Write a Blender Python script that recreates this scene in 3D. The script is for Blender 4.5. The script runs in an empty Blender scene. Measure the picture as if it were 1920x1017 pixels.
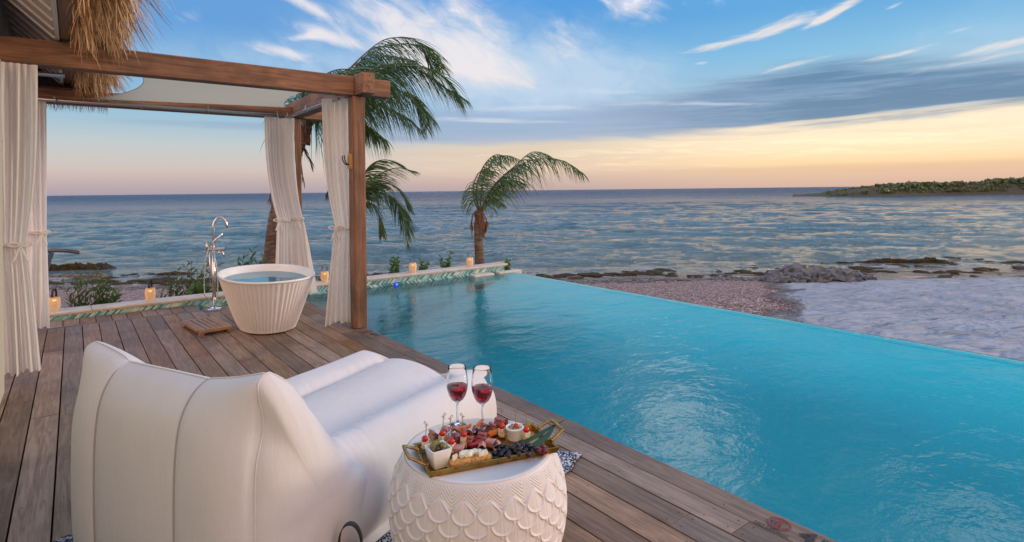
import bpy, math, random
import numpy as np
from mathutils import Vector, Matrix, noise as mnoise
random.seed(7); np.random.seed(7)
PI = math.pi
R_ = math.radians
col = bpy.context.scene.collection
scene = bpy.context.scene

# ------------------------------------------------------------------ camera
CAMZ = 1.45
YAW = R_(37.5); ROLL = 0.0113; FPX = 1071.0; CYP = 357.3
sY, cY = math.sin(YAW), math.cos(YAW)
cam_d = bpy.data.cameras.new('camera'); cam = bpy.data.objects.new('camera', cam_d)
col.objects.link(cam); scene.camera = cam
cam_d.sensor_width = 36; cam_d.lens = 36*FPX/1920
cam_d.shift_y = -(508.5-CYP)/1920.0
cam_d.clip_start = 0.05; cam_d.clip_end = 30000
cam.location = (0, 0, CAMZ)
cam.rotation_euler = (Matrix.Rotation(-YAW, 3, 'Z') @ Matrix.Rotation(PI/2, 3, 'X') @ Matrix.Rotation(-ROLL, 3, 'Z')).to_euler()

def ray(px, py):
    dx, dy = px-960, CYP-py
    r = dx*math.cos(ROLL)+dy*math.sin(ROLL); u = -dx*math.sin(ROLL)+dy*math.cos(ROLL)
    return Vector((sY*FPX+cY*r, cY*FPX-sY*r, u))
def on_z(px, py, z):
    d = ray(px, py); t = (z-CAMZ)/d.z
    return Vector((d.x*t, d.y*t, z))
def on_y(px, py, Y):
    d = ray(px, py); t = Y/d.y
    return Vector((d.x*t, Y, CAMZ+d.z*t))
def on_f(px, py, F):
    d = ray(px, py); t = F/FPX
    return Vector((d.x*t, d.y*t, CAMZ+d.z*t))

# ------------------------------------------------------------------ node helpers
def s2l(c):
    return tuple(((v/255)/12.92 if v/255 <= .04045 else ((v/255+.055)/1.055)**2.4) for v in c)+(1,)
class Ex:
    nt = None
    def __init__(s, k): s.k = k
    @staticmethod
    def m(op, *a, clamp=False):
        n = Ex.nt.nodes.new('ShaderNodeMath'); n.operation = op; n.use_clamp = clamp
        for i, v in enumerate(a):
            if isinstance(v, Ex): Ex.nt.links.new(v.k, n.inputs[i])
            else: n.inputs[i].default_value = v
        return Ex(n.outputs[0])
    def __add__(a, b): return Ex.m('ADD', a, b)
    def __radd__(a, b): return Ex.m('ADD', a, b)
    def __sub__(a, b): return Ex.m('SUBTRACT', a, b)
    def __rsub__(a, b): return Ex.m('SUBTRACT', b, a)
    def __mul__(a, b): return Ex.m('MULTIPLY', a, b)
    def __rmul__(a, b): return Ex.m('MULTIPLY', a, b)
    def __truediv__(a, b): return Ex.m('DIVIDE', a, b)
def sm(x, a, b):          # smoothstep
    n = Ex.nt.nodes.new('ShaderNodeMapRange'); n.interpolation_type = 'SMOOTHSTEP'
    Ex.nt.links.new(x.k, n.inputs[0]); n.inputs[1].default_value = a; n.inputs[2].default_value = b
    return Ex(n.outputs[0])
def gauss(az, el, a0, e0, sa, se, tilt=0.0):
    x = (az-a0); y = (el-e0)
    ct, st = math.cos(R_(tilt)), math.sin(R_(tilt))
    u = (x*ct+y*st)/sa; v = (y*ct-x*st)/se
    return Ex.m('EXPONENT', (u*u+v*v)*-1.0)
def comb(x, y, z=0.0):
    n = Ex.nt.nodes.new('ShaderNodeCombineXYZ')
    for i, v in enumerate((x, y, z)):
        if isinstance(v, Ex): Ex.nt.links.new(v.k, n.inputs[i])
        else: n.inputs[i].default_value = v
    return n.outputs[0]
def noise_(vec, scale, detail=4, rough=.5, dist=0.0, color=False):
    n = Ex.nt.nodes.new('ShaderNodeTexNoise')
    if vec is not None: Ex.nt.links.new(vec, n.inputs['Vector'])
    n.inputs['Scale'].default_value = scale; n.inputs['Detail'].default_value = detail
    n.inputs['Roughness'].default_value = rough; n.inputs['Distortion'].default_value = dist
    return n.outputs[1] if color else Ex(n.outputs[0])
def ramp(x, stops, lin=False, interp='LINEAR'):
    n = Ex.nt.nodes.new('ShaderNodeValToRGB'); cr = n.color_ramp; cr.interpolation = interp
    Ex.nt.links.new(x.k, n.inputs[0])
    while len(cr.elements) < len(stops): cr.elements.new(.5)
    for e, (p, c) in zip(cr.elements, stops):
        e.position = p; e.color = (tuple(c)+(1,)) if lin else s2l(c)
    return n.outputs[0]
def mixc(f, a, b, mode='MIX'):
    n = Ex.nt.nodes.new('ShaderNodeMix'); n.data_type = 'RGBA'; n.blend_type = mode
    if isinstance(f, Ex): Ex.nt.links.new(f.k, n.inputs[0])
    else: n.inputs[0].default_value = f
    for i, v in ((6, a), (7, b)):
        if isinstance(v, tuple): n.inputs[i].default_value = v
        else: Ex.nt.links.new(v, n.inputs[i])
    return n.outputs[2]

# ------------------------------------------------------------------ world: dusk sky with clouds
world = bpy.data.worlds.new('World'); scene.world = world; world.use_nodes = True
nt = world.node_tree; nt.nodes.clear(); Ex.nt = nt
tc = nt.nodes.new('ShaderNodeTexCoord')
sp = nt.nodes.new('ShaderNodeSeparateXYZ'); nt.links.new(tc.outputs['Generated'], sp.inputs[0])
X, Y, Z = (Ex(sp.outputs[i]) for i in range(3))
fw = X*sY+Y*cY; rt = X*cY-Y*sY
az = Ex.m('ARCTAN2', rt, fw)*(180/PI)          # degrees clockwise from the middle of the view
el = Ex.m('ARCSINE', Z)*(180/PI)
e01 = el/90.0
def st(l): return [(max(0, a/90), c) for a, c in l]
left = ramp(e01, st([(0, (160,150,160)), (.9, (180,162,162)), (2.2, (196,182,174)), (4.2, (184,190,190)), (6.5, (150,182,200)), (10, (122,168,204)), (15, (96,150,204)), (26, (98,146,198)), (40, (116,150,200)), (90, (140,172,220))]))
cent = ramp(e01, st([(0, (178,158,156)), (1.0, (196,172,162)), (2.2, (214,192,172)), (4.4, (210,194,174)), (5.8, (164,178,196)), (9, (138,174,206)), (13, (110,164,208)), (18, (80,146,208)), (40, (140,172,216)), (90, (140,172,220))]))
right = ramp(e01, st([(0, (202,168,154)), (.9, (214,180,154)), (1.8, (224,188,152)), (2.2, (242,208,162)), (4, (247,224,190)), (6.5, (236,222,198)), (9, (158,186,204)), (12, (128,180,212)), (16, (94,158,208)), (40, (140,172,216)), (90, (140,172,220))]))
back = ramp(e01, st([(0, (200,160,136)), (6, (250,192,156)), (20, (255,206,172)), (38, (232,200,184)), (60, (168,182,216)), (90, (140,172,220))]))  # warm glow added behind the camera, standing in for the villa's light
c = mixc(sm(az, -26, 2), left, cent); c = mixc(sm(az, 0, 28), c, right)
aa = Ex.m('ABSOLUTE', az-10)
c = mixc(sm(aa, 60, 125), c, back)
def rotc(tilt, sx, sy, z):
    ct, s_ = math.cos(R_(tilt)), math.sin(R_(tilt))
    return comb((az*ct+el*s_)*sx, (el*ct-az*s_)*sy, z)
nS = noise_(comb(az*.045, el*.62, 2.0), 1.4, 8, .60, .6)         # long flat streaks
nF = noise_(comb(az*.16, el*1.9, 6.0), 1.2, 7, .62, .5)          # finer flat streaks
nL = noise_(rotc(-30, .16, .42, 4.0), 1.4, 10, .60, .9)          # falling streaks, left half
nR = noise_(rotc(14, .12, .75, 8.0), 1.3, 9, .62, .8)            # rising streaks, right half
nP = noise_(rotc(-12, .22, .36, 12.0), 1.2, 9, .60, .6)
# veil of pale haze
veil = gauss(az, el, 2, 10, 16, 3.6)*.75+gauss(az, el, -8, 15, 14, 5)*.7+gauss(az, el, 40, 11, 10, 4)*.45+gauss(az, el, -28, 11, 14, 3)*.5+gauss(az, el, 8, 12, 8, 3)*.4
c = mixc(sm(veil*(nP*1.4+.3), .15, 1.1)*.75, c, s2l((186,204,222)))
# slate-blue stratus wedge
lo = az*.022+4.75; hi = gauss(az, el*0.0, 28, 0, 13, 5)*2.6+8.2
e2 = el+(nS-.5)*2.4+(nF-.5)*.5
wedge = sm(e2-lo, -.35, .75)*(1.0-sm(e2-hi, -1.3, .9))
side = sm(az, -24, -6)*.65+sm(az, 0, 22)*.35
dk = mixc(sm(az, 2, 30), s2l((142,164,194)), s2l((92,126,158)))
dk = mixc(sm(nS*.7+nF*.3, .42, .66)*.5, dk, s2l((150,176,204)))
c = mixc(wedge*side*.94, c, dk)
lw = gauss(az, el, -24, 6.1, 14, .45)+gauss(az, el, -12, 5.2, 10, .35)*.8
c = mixc(sm(lw*(nF+.5), .3, 1.0)*.5, c, s2l((140,156,184)))
# light streaks inside and under the wedge
stk = gauss(az, el, 4, 8.2, 13, .55, 0)+gauss(az, el, -2, 7.0, 9, .30, -2)*1.1+gauss(az, el, 9, 9.6, 8, .5, -3)*.8+gauss(az, el, 21, 7.8, 6, .25, -4)*.9+gauss(az, el, 30, 5.9, 16, .28, 3)*1.2
c = mixc(sm(stk*(nF*1.6+.05), .35, 1.05)*.50, c, mixc(sm(el, 5.5, 7.5), s2l((255,232,196)), s2l((204,212,224))))
lowm = gauss(az, el, 30, 3.9, 26, 1.2, 2)
c = mixc(sm(nF, .46, .66)*lowm*.8, c, s2l((255,236,196)))
lowd = gauss(az, el, 34, 1.6, 34, .5)+gauss(az, el, 0, 3.4, 20, .5)*.6+gauss(az, el, 30, 4.6, 18, .35)*.7
c = mixc(sm(nS, .46, .66)*lowd*.55, c, s2l((214,176,154)))
# bright cirrus
cl = (gauss(az, el, -10.5, 15.6, 6.5, 2.4, -32)*1.05+gauss(az, el, -3.5, 15.0, 5.0, 3.2, -50)*.9+gauss(az, el, -1, 12.2, 5, 1.2, -20)*.5+gauss(az, el, -3.5, 11.6, 6, .9, -14)*.55+gauss(az, el, -8.5, 11.6, 4, 1.6, -30)*.7
      +gauss(az, el, -20, 17.4, 4.0, .75, -26)*1.0+gauss(az, el, -17.4, 14.5, 3.6, .62, -16)*1.1+gauss(az, el, -21.6, 12.9, 3.4, .55, -10)*1.0+gauss(az, el, -19.8, 14.4, 1.8, .35, 12)*.8
      +gauss(az, el, 5.5, 14.6, 2.6, 2.8, -62)*.62+gauss(az, el, 12.2, 17.4, 3.2, 1.5, -20)*1.05+gauss(az, el, -29.5, 15.2, 2.0, .8, 20)*.4+gauss(az, el, -29, 8.0, 3.5, .28, -6)*.5)
m1 = sm(cl*1.0+(nL-.5)*1.9+(nP-.5)*.5, .15, 1.35)*sm(cl, .04, .5)
cr = (gauss(az, el, 19.5, 13.2, 4.2, .42, 10)*.8+gauss(az, el, 25.5, 14.3, 3.4, .62, 16)*1.0+gauss(az, el, 30.5, 15.3, 2.4, .45, 26)*1.15+gauss(az, el, 28.8, 14.5, 1.7, .26, 22)*1.0+gauss(az, el, 33.8, 14.6, .8, .18, 14)
      +gauss(az, el, 26.5, 10.9, 3.0, .28, 8)*.9+gauss(az, el, 34, 10.8, 2.6, .24, 8)*.85+gauss(az, el, 41.5, 10.6, 3.4, .34, 8)*1.1+gauss(az, el, 38, 12.0, 3, .2, 10)*.5+gauss(az, el, 18.5, 11.7, .9, .18, 0)*.8+gauss(az, el, 39, 9.6, 6, .3, 5)*.7)
m2 = sm(cr*.95+(nR-.5)*2.0+(nF-.5)*1.2, .20, 1.4)*sm(cr, .05, .6)
hi_ = gauss(az, el, 16, 22.0, 6, 4.0)*1.1+gauss(az, el, -12, 30, 12, 5)*.7+gauss(az, el, 45, 27, 12, 4, 10)*.8
hi_ = hi_+gauss(az, el, 0, 33, 70, 9)*.62
m3 = sm(hi_*.95+(nP-.5)*1.8, .30, 1.1)
ccol = mixc(sm(el, 5, 13), s2l((232,210,192)), s2l((224,218,220)))
c = mixc(m1*.90, c, ccol); c = mixc(m2*.85, c, s2l((228,218,212))); c = mixc(m3*.9, c, s2l((245,234,226)))
bg = nt.nodes.new('ShaderNodeBackground'); gain = (1.0+.75*sm(aa, 60, 125)*(1.0-sm(el, 30, 65)))*(1.0+.30*sm(el, 24, 45))+m3*1.3*(1.0-sm(aa, 40, 80))  # unseen sky brightened behind and overhead to fill foreground, clouds for pool reflections
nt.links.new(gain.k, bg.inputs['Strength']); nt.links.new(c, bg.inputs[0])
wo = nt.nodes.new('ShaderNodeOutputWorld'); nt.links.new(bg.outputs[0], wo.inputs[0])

# ------------------------------------------------------------------ sun (just above the horizon, right of the frame)
sd = bpy.data.lights.new('sun', 'SUN'); sd.energy = 1.3; sd.angle = R_(14); sd.color = (1, .80, .60)
so = bpy.data.objects.new('sun', sd); col.objects.link(so)
saz = YAW+R_(72)
sdir = Vector((math.sin(saz)*math.cos(R_(11)), math.cos(saz)*math.cos(R_(11)), math.sin(R_(11))))
so.rotation_euler = sdir.to_track_quat('Z', 'Y').to_euler()
scene.view_settings.view_transform = 'Standard'; scene.view_settings.look = 'None'
scene.view_settings.exposure = 0.24; scene.view_settings.gamma = 1
scene.cycles.max_bounces = 8; scene.cycles.transparent_max_bounces = 16
scene.cycles.caustics_refractive = False

# ------------------------------------------------------------------ materials
def mat(name, color=(.5,.5,.5), rough=.6, metal=0, spec=None, **kw):
    m = bpy.data.materials.new(name); m.use_nodes = True
    p = m.node_tree.nodes['Principled BSDF']
    p.inputs['Base Color'].default_value = tuple(color)+(1,)
    p.inputs['Roughness'].default_value = rough; p.inputs['Metallic'].default_value = metal
    if spec is not None: p.inputs['Specular IOR Level'].default_value = spec
    for k, v in kw.items():
        p.inputs[k.replace('_', ' ')].default_value = v
    Ex.nt = m.node_tree
    return m
def pn(m): Ex.nt = m.node_tree; return m.node_tree.nodes['Principled BSDF']
def coords(kind='Object', sc=(1,1,1)):
    nt = Ex.nt; t = nt.nodes.new('ShaderNodeTexCoord'); mp = nt.nodes.new('ShaderNodeMapping')
    nt.links.new(t.outputs[kind], mp.inputs[0]); mp.inputs['Scale'].default_value = sc
    return mp.outputs[0]
def wcoords(sc=(1,1,1)):
    nt = Ex.nt; t = nt.nodes.new('ShaderNodeNewGeometry'); mp = nt.nodes.new('ShaderNodeMapping')
    nt.links.new(t.outputs['Position'], mp.inputs[0]); mp.inputs['Scale'].default_value = sc
    return mp.outputs[0]
def island():
    t = Ex.nt.nodes.new('ShaderNodeNewGeometry'); return Ex(t.outputs['Random Per Island'])
def link(a, b): Ex.nt.links.new(a.k if isinstance(a, Ex) else a, b)
def bump(m, h, strength=.3, dist=.01, normal=None):
    b = Ex.nt.nodes.new('ShaderNodeBump'); b.inputs['Strength'].default_value = strength; b.inputs['Distance'].default_value = dist
    link(h, b.inputs['Height'])
    if normal: link(normal, b.inputs['Normal'])
    link(b.outputs[0], pn(m).inputs['Normal']); return b.outputs[0]

def wood(name, c1, c2, axis, rough=.6, gs=1.0, dark=(.03,.02,.015)):
    m = mat(name, c1, rough); p = pn(m)
    sc = [14*gs, 14*gs, 14*gs]; sc[axis] = .9*gs
    v = wcoords(sc)
    r = island()
    vv = Ex.nt.nodes.new('ShaderNodeVectorMath'); vv.operation = 'ADD'; link(v, vv.inputs[0]); link(comb(r*37.0, r*53.0, r*71.0), vv.inputs[1])
    g = noise_(vv.outputs[0], 2.2, 8, .68, 1.6)
    sc2 = [60*gs]*3; sc2[axis] = 2*gs
    f = noise_(wcoords(sc2), 3.0, 4, .7)
    big = noise_(wcoords((1,1,1)), 2.3, 5, .6)
    cc = mixc(sm(g, .3, .72), tuple(c1)+(1,), tuple(c2)+(1,))
    cc = mixc(sm(f, .55, .85)*.45, cc, tuple(dark)+(1,))
    cc = mixc(sm(big, .42, .75)*.55, cc, tuple(v*.55 for v in c1)+(1,))
    hv = Ex.nt.nodes.new('ShaderNodeHueSaturation'); link(cc, hv.inputs['Color']); link(r*.65+.68, hv.inputs['Value']); link(Ex.m('FRACT', r*7.31)*.5+.7, hv.inputs['Saturation'])
    link(hv.outputs[0], p.inputs['Base Color'])
    link(g*.25+(rough-.12), p.inputs['Roughness'])
    bump(m, f*.6+g*.6, .35, .004)
    return m
M = {}
M['deck'] = wood('weathered_deck_wood', (.150,.078,.038), (.345,.212,.120), 1, .58)
M['header'] = wood('header_wood', (.11,.08,.062), (.2,.155,.125), 0, .6)
M['beamX'] = wood('beam_wood_x', (.095,.045,.024), (.30,.155,.085), 0, .6, .6)
M['beamY'] = wood('beam_wood_y', (.095,.045,.024), (.30,.155,.085), 1, .6, .6)
M['post'] = wood('post_wood', (.095,.045,.024), (.30,.155,.088), 2, .6, .6)
M['teak'] = wood('teak', (.26,.15,.075), (.42,.26,.14), 1, .5, 1.2)
M['screw'] = mat('screw', (.03,.025,.02), .5, .6)
M['void'] = mat('under_deck', (.015,.012,.01), .9)

def cloth(name, c, rough=.85, bs=.25, fine=350):
    m = mat(name, c, rough, spec=.2); p = pn(m)
    n = noise_(wcoords((1,1,.6)), 5, 5, .6)
    link(mixc(sm(n, .3, .8)*.25, tuple(c)+(1,), tuple(v*.78 for v in c)+(1,)), p.inputs['Base Color'])
    p.inputs['Sheen Weight'].default_value = .15
    w = noise_(wcoords((1,1,.25)), 22, 4, .6)
    f = noise_(wcoords(), fine, 2, .5)
    bump(m, w*.7+f*.12, bs, .012)
    return m
def translucent(m, c, f):
    p = pn(m); n = m.node_tree.nodes; t = n.new('ShaderNodeBsdfTranslucent'); t.inputs[0].default_value = c; mx = n.new('ShaderNodeMixShader'); mx.inputs[0].default_value = f
    link(p.outputs[0], mx.inputs[1]); link(t.outputs[0], mx.inputs[2]); link(mx.outputs[0], n['Material Output'].inputs[0])
M['curtain'] = cloth('curtain_linen', (.90,.87,.83)); translucent(M['curtain'], (.9,.87,.82,1), .45)
M['sail'] = cloth('shade_sail', (.74,.70,.54), bs=.1); translucent(M['sail'], (.70,.66,.48,1), .5)
M['sailtrim'] = cloth('sail_trim', (.40,.37,.28), bs=.1)
M['piping'] = mat('piping', (.40,.36,.34), .8)
M['lounge'] = cloth('lounger_fabric', (.72,.69,.67), .7, .34, 500)
M['chrome'] = mat('chrome', (.75,.76,.78), .12, 1)
M['steel'] = mat('galvanised_pipe', (.42,.45,.48), .35, .9)
M['darksteel'] = mat('dark_steel', (.16,.16,.17), .3, .9)
M['tub'] = mat('tub_composite', (.86,.85,.84), .5)
M['plaster'] = mat('plaster', (.55,.52,.40), .85)
bump(M['plaster'], noise_(wcoords(), 40, 6, .7), .5, .01)
M['ceiling'] = mat('ceiling_board', (.22,.22,.215), .7)
M['ceilgap'] = mat('ceiling_batten', (.5,.5,.48), .6)
M['bamboo'] = mat('bamboo_slats', (.10,.09,.075), .7)
M['white'] = mat('white_paint', (.75,.75,.74), .4)
M['porcelain'] = mat('porcelain', (.88,.88,.87), .15)
M['leather'] = mat('black_leather', (.018,.015,.014), .5)
M['rope'] = mat('dark_metal_hook', (.03,.028,.026), .4, .7)
M['cleat'] = mat('cleat_wood', (.42,.24,.09), .5)

# bamboo lantern, lit from inside
m = M['lantern'] = mat('bamboo_lantern', (.62,.42,.22), .6); p = pn(m)
link(mixc(sm(noise_(wcoords((1,1,.1)), 90, 3, .6), .35, .7), (.74,.56,.36,1), (.62,.43,.25,1)), p.inputs['Base Color'])
p.inputs['Emission Color'].default_value = (1,.48,.16,1); p.inputs['Emission Strength'].default_value = .07
M['flame'] = mat('lantern_glow', (1,.7,.3), .5); p = pn(M['flame']); p.inputs['Emission Color'].default_value = (1,.50,.12,1); p.inputs['Emission Strength'].default_value = .8

# thatch
m = M['thatch'] = mat('thatch_straw', (.3,.2,.11), .8); p = pn(m)
link(ramp(island(), [(0,(96,70,46)), (.3,(168,128,88)), (.7,(208,168,122)), (1,(236,206,164))]), p.inputs['Base Color'])

# coping stone
m = M['coping'] = mat('coping_stone', (.62,.58,.52), .6); p = pn(m)
n = noise_(wcoords(), 6, 6, .65)
link(mixc(sm(n, .3, .75), (.66,.62,.56,1), (.50,.46,.41,1)), p.inputs['Base Color']); bump(m, noise_(wcoords(), 60, 5, .7), .25, .004)
M['copinglip'] = mat('coping_edge', (.50,.42,.28), .6)

# chevron glass tile
m = M['tile'] = mat('chevron_tile', (.2,.5,.5), .15); p = pn(m)
s_ = Ex.nt.nodes.new('ShaderNodeNewGeometry'); q = Ex.nt.nodes.new('ShaderNodeSeparateXYZ'); link(s_.outputs['Position'], q.inputs[0])
gx, gz = Ex(q.outputs[0]), Ex(q.outputs[2])
zz = Ex.m('PINGPONG', gz+.065+5.0, .058)
t = gx*1.0+zz*1.0
idx = Ex.m('FLOOR', t/.028); fr = Ex.m('FRACT', t/.028)
wn = Ex.nt.nodes.new('ShaderNodeTexWhiteNoise'); wn.noise_dimensions = '1D'; link(idx+Ex.m('FLOOR', (gz+5.065)/.058)*17.0, wn.inputs['W'])
tc_ = ramp(Ex(wn.outputs[0]), [(0,(70,128,134)), (.22,(120,178,178)), (.45,(160,200,192)), (.68,(205,215,200)), (.88,(92,146,156))], interp='CONSTANT')
grout = sm(Ex.m('ABSOLUTE', fr-.5), .40, .47)
link(mixc(grout, tc_, s2l((96,130,130))), p.inputs['Base Color'])

# pool basin and pool water
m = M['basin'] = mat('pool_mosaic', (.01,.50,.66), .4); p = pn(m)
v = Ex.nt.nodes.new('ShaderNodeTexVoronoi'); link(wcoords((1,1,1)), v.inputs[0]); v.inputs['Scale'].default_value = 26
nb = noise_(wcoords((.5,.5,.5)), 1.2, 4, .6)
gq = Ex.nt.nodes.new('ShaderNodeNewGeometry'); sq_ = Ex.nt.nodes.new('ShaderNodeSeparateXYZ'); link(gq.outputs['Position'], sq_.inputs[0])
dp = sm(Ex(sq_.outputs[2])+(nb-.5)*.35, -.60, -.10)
link(mixc(dp, (.0,.40,.43,1), (.05,.78,.78,1)), p.inputs['Base Color'])  # tile colour darkens with depth, standing in for light the water absorbs
def water_mat(name, tint, gl_rough, bumps, ior=1.33):
    m = bpy.data.materials.new(name); m.use_nodes = True; Ex.nt = m.node_tree; n = m.node_tree.nodes
    n.remove(n['Principled BSDF'])
    tr = n.new('ShaderNodeBsdfTransparent'); tr.inputs[0].default_value = tint
    gl = n.new('ShaderNodeBsdfGlossy'); gl.inputs['Roughness'].default_value = gl_rough
    fr = n.new('ShaderNodeFresnel'); fr.inputs[0].default_value = ior
    mx = n.new('ShaderNodeMixShader')
    h = None
    for (sc, s, d, w) in bumps:
        k = noise_(wcoords(sc), s, d, .6, .25)*w
        h = k if h is None else h+k
    b = n.new('ShaderNodeBump'); b.inputs['Strength'].default_value = 1; b.inputs['Distance'].default_value = 1
    link(h, b.inputs['Height']); link(b.outputs[0], gl.inputs['Normal']); link(b.outputs[0], fr.inputs['Normal'])
    link(fr.outputs[0], mx.inputs[0]); link(tr.outputs[0], mx.inputs[1]); link(gl.outputs[0], mx.inputs[2])
    link(mx.outputs[0], n['Material Output'].inputs[0])
    return m
M['poolwater'] = water_mat('pool_water', (.50,1,.98,1), .07, [((.8,1.3,1), .8, 2, .016), ((1,1.5,1), 3.2, 4, .011), ((1,1.2,1), 11, 3, .0018)])
M['tubwater'] = water_mat('tub_water', (.45,.93,1,1), .03, [((1,1,1), 3, 2, .004)])

# sea
m = M['sea'] = mat('sea_water', (.05,.15,.2), .12, spec=.42, IOR=1.33); p = pn(m)
g = Ex.nt.nodes.new('ShaderNodeNewGeometry'); q = Ex.nt.nodes.new('ShaderNodeSeparateXYZ'); link(g.outputs['Position'], q.inputs[0])
Fd = Ex(q.outputs[0])*sY+Ex(q.outputs[1])*cY
patch = noise_(wcoords((.03,.03,1)), 1.0, 5, .6, .5)
lf = Ex.m('LOGARITHM', Ex.m('MAXIMUM', Fd, 1.0), 10.0)+(patch-.5)*.35
cc = ramp(lf/4.0, [(.30,(116,140,144)), (.36,(88,134,152)), (.44,(58,118,148)), (.52,(44,94,132)), (.60,(36,66,106)), (.72,(38,58,94)), (1,(46,62,96))])
link(cc, p.inputs['Base Color'])
fo = noise_(wcoords((.9,.9,1)), 1.6, 6, .7, .6)
foam = sm(fo+(1.0-sm(Fd, 20.5, 24.0))*.20+sm(noise_(wcoords((.10,.10,1)), 1.0, 3, .5), .55, .75)*.05, .66, .78)
cc2 = mixc(foam*.75*(1.0-sm(Fd, 24, 36)), cc, (.62,.64,.64,1)); link(cc2, p.inputs['Base Color'])
link(foam*.4+.05+sm(lf, 1.7, 2.7)*.25, p.inputs['Roughness']); link(.42-sm(lf, 1.75, 2.5)*.22, p.inputs['Specular IOR Level'])
Rs_ = Ex(q.outputs[0])*cY-Ex(q.outputs[1])*sY
rv_ = comb(Rs_*.55+Fd*.08, Fd, 0.0)
b0 = noise_(rv_, 5.0, 6, .75, .2); b1 = noise_(rv_, 2.1, 6, .66, .4); b15 = noise_(rv_, .85, 5, .62, .5); b35 = noise_(rv_, .13, 5, .62, .3); b2 = noise_(rv_, .36, 5, .62, .4); b3 = noise_(rv_, .045, 5, .65)
bump(m, b0*.36+b1*1.15+b15*1.3+b2*1.6+b35*4.5+b3*9.0, 1.0, 1.0)

# beach
m = M['beach'] = mat('coral_beach', (.4,.35,.33), .9, spec=.2); p = pn(m)
g = Ex.nt.nodes.new('ShaderNodeNewGeometry'); q = Ex.nt.nodes.new('ShaderNodeSeparateXYZ'); link(g.outputs['Position'], q.inputs[0])
px_, py_, pz_ = (Ex(q.outputs[i]) for i in range(3))
F_ = px_*sY+py_*cY; Rr = px_*cY-py_*sY
wob = (noise_(wcoords((.5,.5,0)), 1.0, 5, .6)-.5)*2.6+(noise_(wcoords(), 9, 4, .7)-.5)*1.2
sand = sm(Rr-F_*.43-.35+wob, -.25, .45)
vo = Ex.nt.nodes.new('ShaderNodeTexVoronoi'); link(wcoords(), vo.inputs[0]); vo.inputs['Scale'].default_value = 26
vo2 = Ex.nt.nodes.new('ShaderNodeTexVoronoi'); link(wcoords(), vo2.inputs[0]); vo2.inputs['Scale'].default_value = 60
sv = Ex.nt.nodes.new('ShaderNodeSeparateColor'); link(vo.outputs['Color'], sv.inputs[0])
peb = ramp(Ex(sv.outputs[0]), [(0,(84,64,62)), (.25,(132,104,100)), (.5,(168,138,132)), (.75,(184,166,160)), (1,(216,204,198))])
peb = mixc(sm(Ex(vo.outputs['Distance']), .35, .75)*.7, peb, (.06,.045,.045,1))
sn = noise_(wcoords((1,1,1)), 1.6, 6, .65)
snd = mixc(sm(sn, .3, .7), (.27,.315,.37,1), (.37,.415,.475,1))
edgeF = F_-Ex.m('MINIMUM', Ex.m('MAXIMUM', Rr, 0.0), 11.0)*.12+(noise_(wcoords((.6,.6,.6)), 1.0, 5, .6)-.5)*1.3
wet = sm(edgeF, 16.5, 17.0)
sand = sand*(1.0-wet)
cc = mixc(sand, peb, snd); cc = mixc(wet*.85, cc, mixc(sm(noise_(wcoords((1,1,1)), 1.3, 6, .7), .4, .6), (.30,.25,.19,1), (.16,.13,.095,1)))
algae = sm(noise_(comb(Rr*.35, F_*1.3, 0.0), 1.4, 7, .7), .53, .57)*wet
cc = mixc(algae*.92, cc, (.050,.042,.014,1))
link(cc, p.inputs['Base Color']); link(.95-wet*(1.0-algae)*.82, p.inputs['Roughness']); link(.2+wet*(1.0-algae)*.3-algae*.15, p.inputs['Specular IOR Level'])
rp_ = comb(Rr*.6-F_*.2, F_*1.25, 0.0)
sh = noise_(rp_, 2.4, 3, .5, .4)*.50+noise_(rp_, 7, 3, .5, .4)*.10
ph = Ex(vo.outputs['Distance'])*-.03+Ex(vo2.outputs['Distance'])*-.01
bump(m, sh*sand+ph*(1.0-sand), 1.0, 1.0)

def rockmat(name, c1, c2, moss=None):
    m = mat(name, c1, .9, spec=.2); p = pn(m)
    n = noise_(wcoords(), 4, 8, .7); cc = mixc(sm(n, .35, .65), tuple(c1)+(1,), tuple(c2)+(1,))
    if moss: 
        cc = mixc(sm(noise_(wcoords(), 6, 6, .7), .45, .6), cc, tuple(moss)+(1,))
    link(cc, p.inputs['Base Color']); bump(m, noise_(wcoords(), 14, 8, .75)*.6+n*.4, .9, .08)
    return m
M['rock'] = rockmat('pale_rock', (.19,.215,.24), (.09,.10,.11))
M['reef'] = rockmat('dark_reef', (.022,.018,.015), (.060,.042,.028), (.050,.044,.012))
M['limestone'] = rockmat('low_limestone', (.28,.23,.17), (.12,.10,.08), (.10,.085,.04))

def leafmat(name, c1, c2, tr=.25):
    m = mat(name, c1, .5); p = pn(m)
    link(mixc(island(), tuple(c1)+(1,), tuple(c2)+(1,)), p.inputs['Base Color'])
    n = m.node_tree.nodes; t = n.new('ShaderNodeBsdfTranslucent'); t.inputs[0].default_value = tuple(min(1, v*1.6) for v in c2)+(1,)
    mx = n.new('ShaderNodeMixShader'); mx.inputs[0].default_value = tr
    link(p.outputs[0], mx.inputs[1]); link(t.outputs[0], mx.inputs[2]); link(mx.outputs[0], n['Material Output'].inputs[0])
    return m
M['palm'] = leafmat('palm_leaf', (.030,.085,.030), (.10,.18,.06))
M['palmdead'] = leafmat('dead_palm_leaf', (.10,.06,.035), (.20,.14,.085), .1)
M['shrub'] = leafmat('shrub_leaf', (.03,.07,.022), (.085,.15,.04))
M['grape_leaf'] = leafmat('broad_leaf', (.035,.10,.025), (.10,.20,.05))
M['scrub'] = leafmat('scrub', (.04,.075,.022), (.12,.155,.05), .1)
M['trunk'] = mat('palm_trunk', (.14,.095,.065), .9)
pn(M['trunk']); bump(M['trunk'], noise_(wcoords((6,6,30)), 1, 6, .7), .8, .02)
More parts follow.
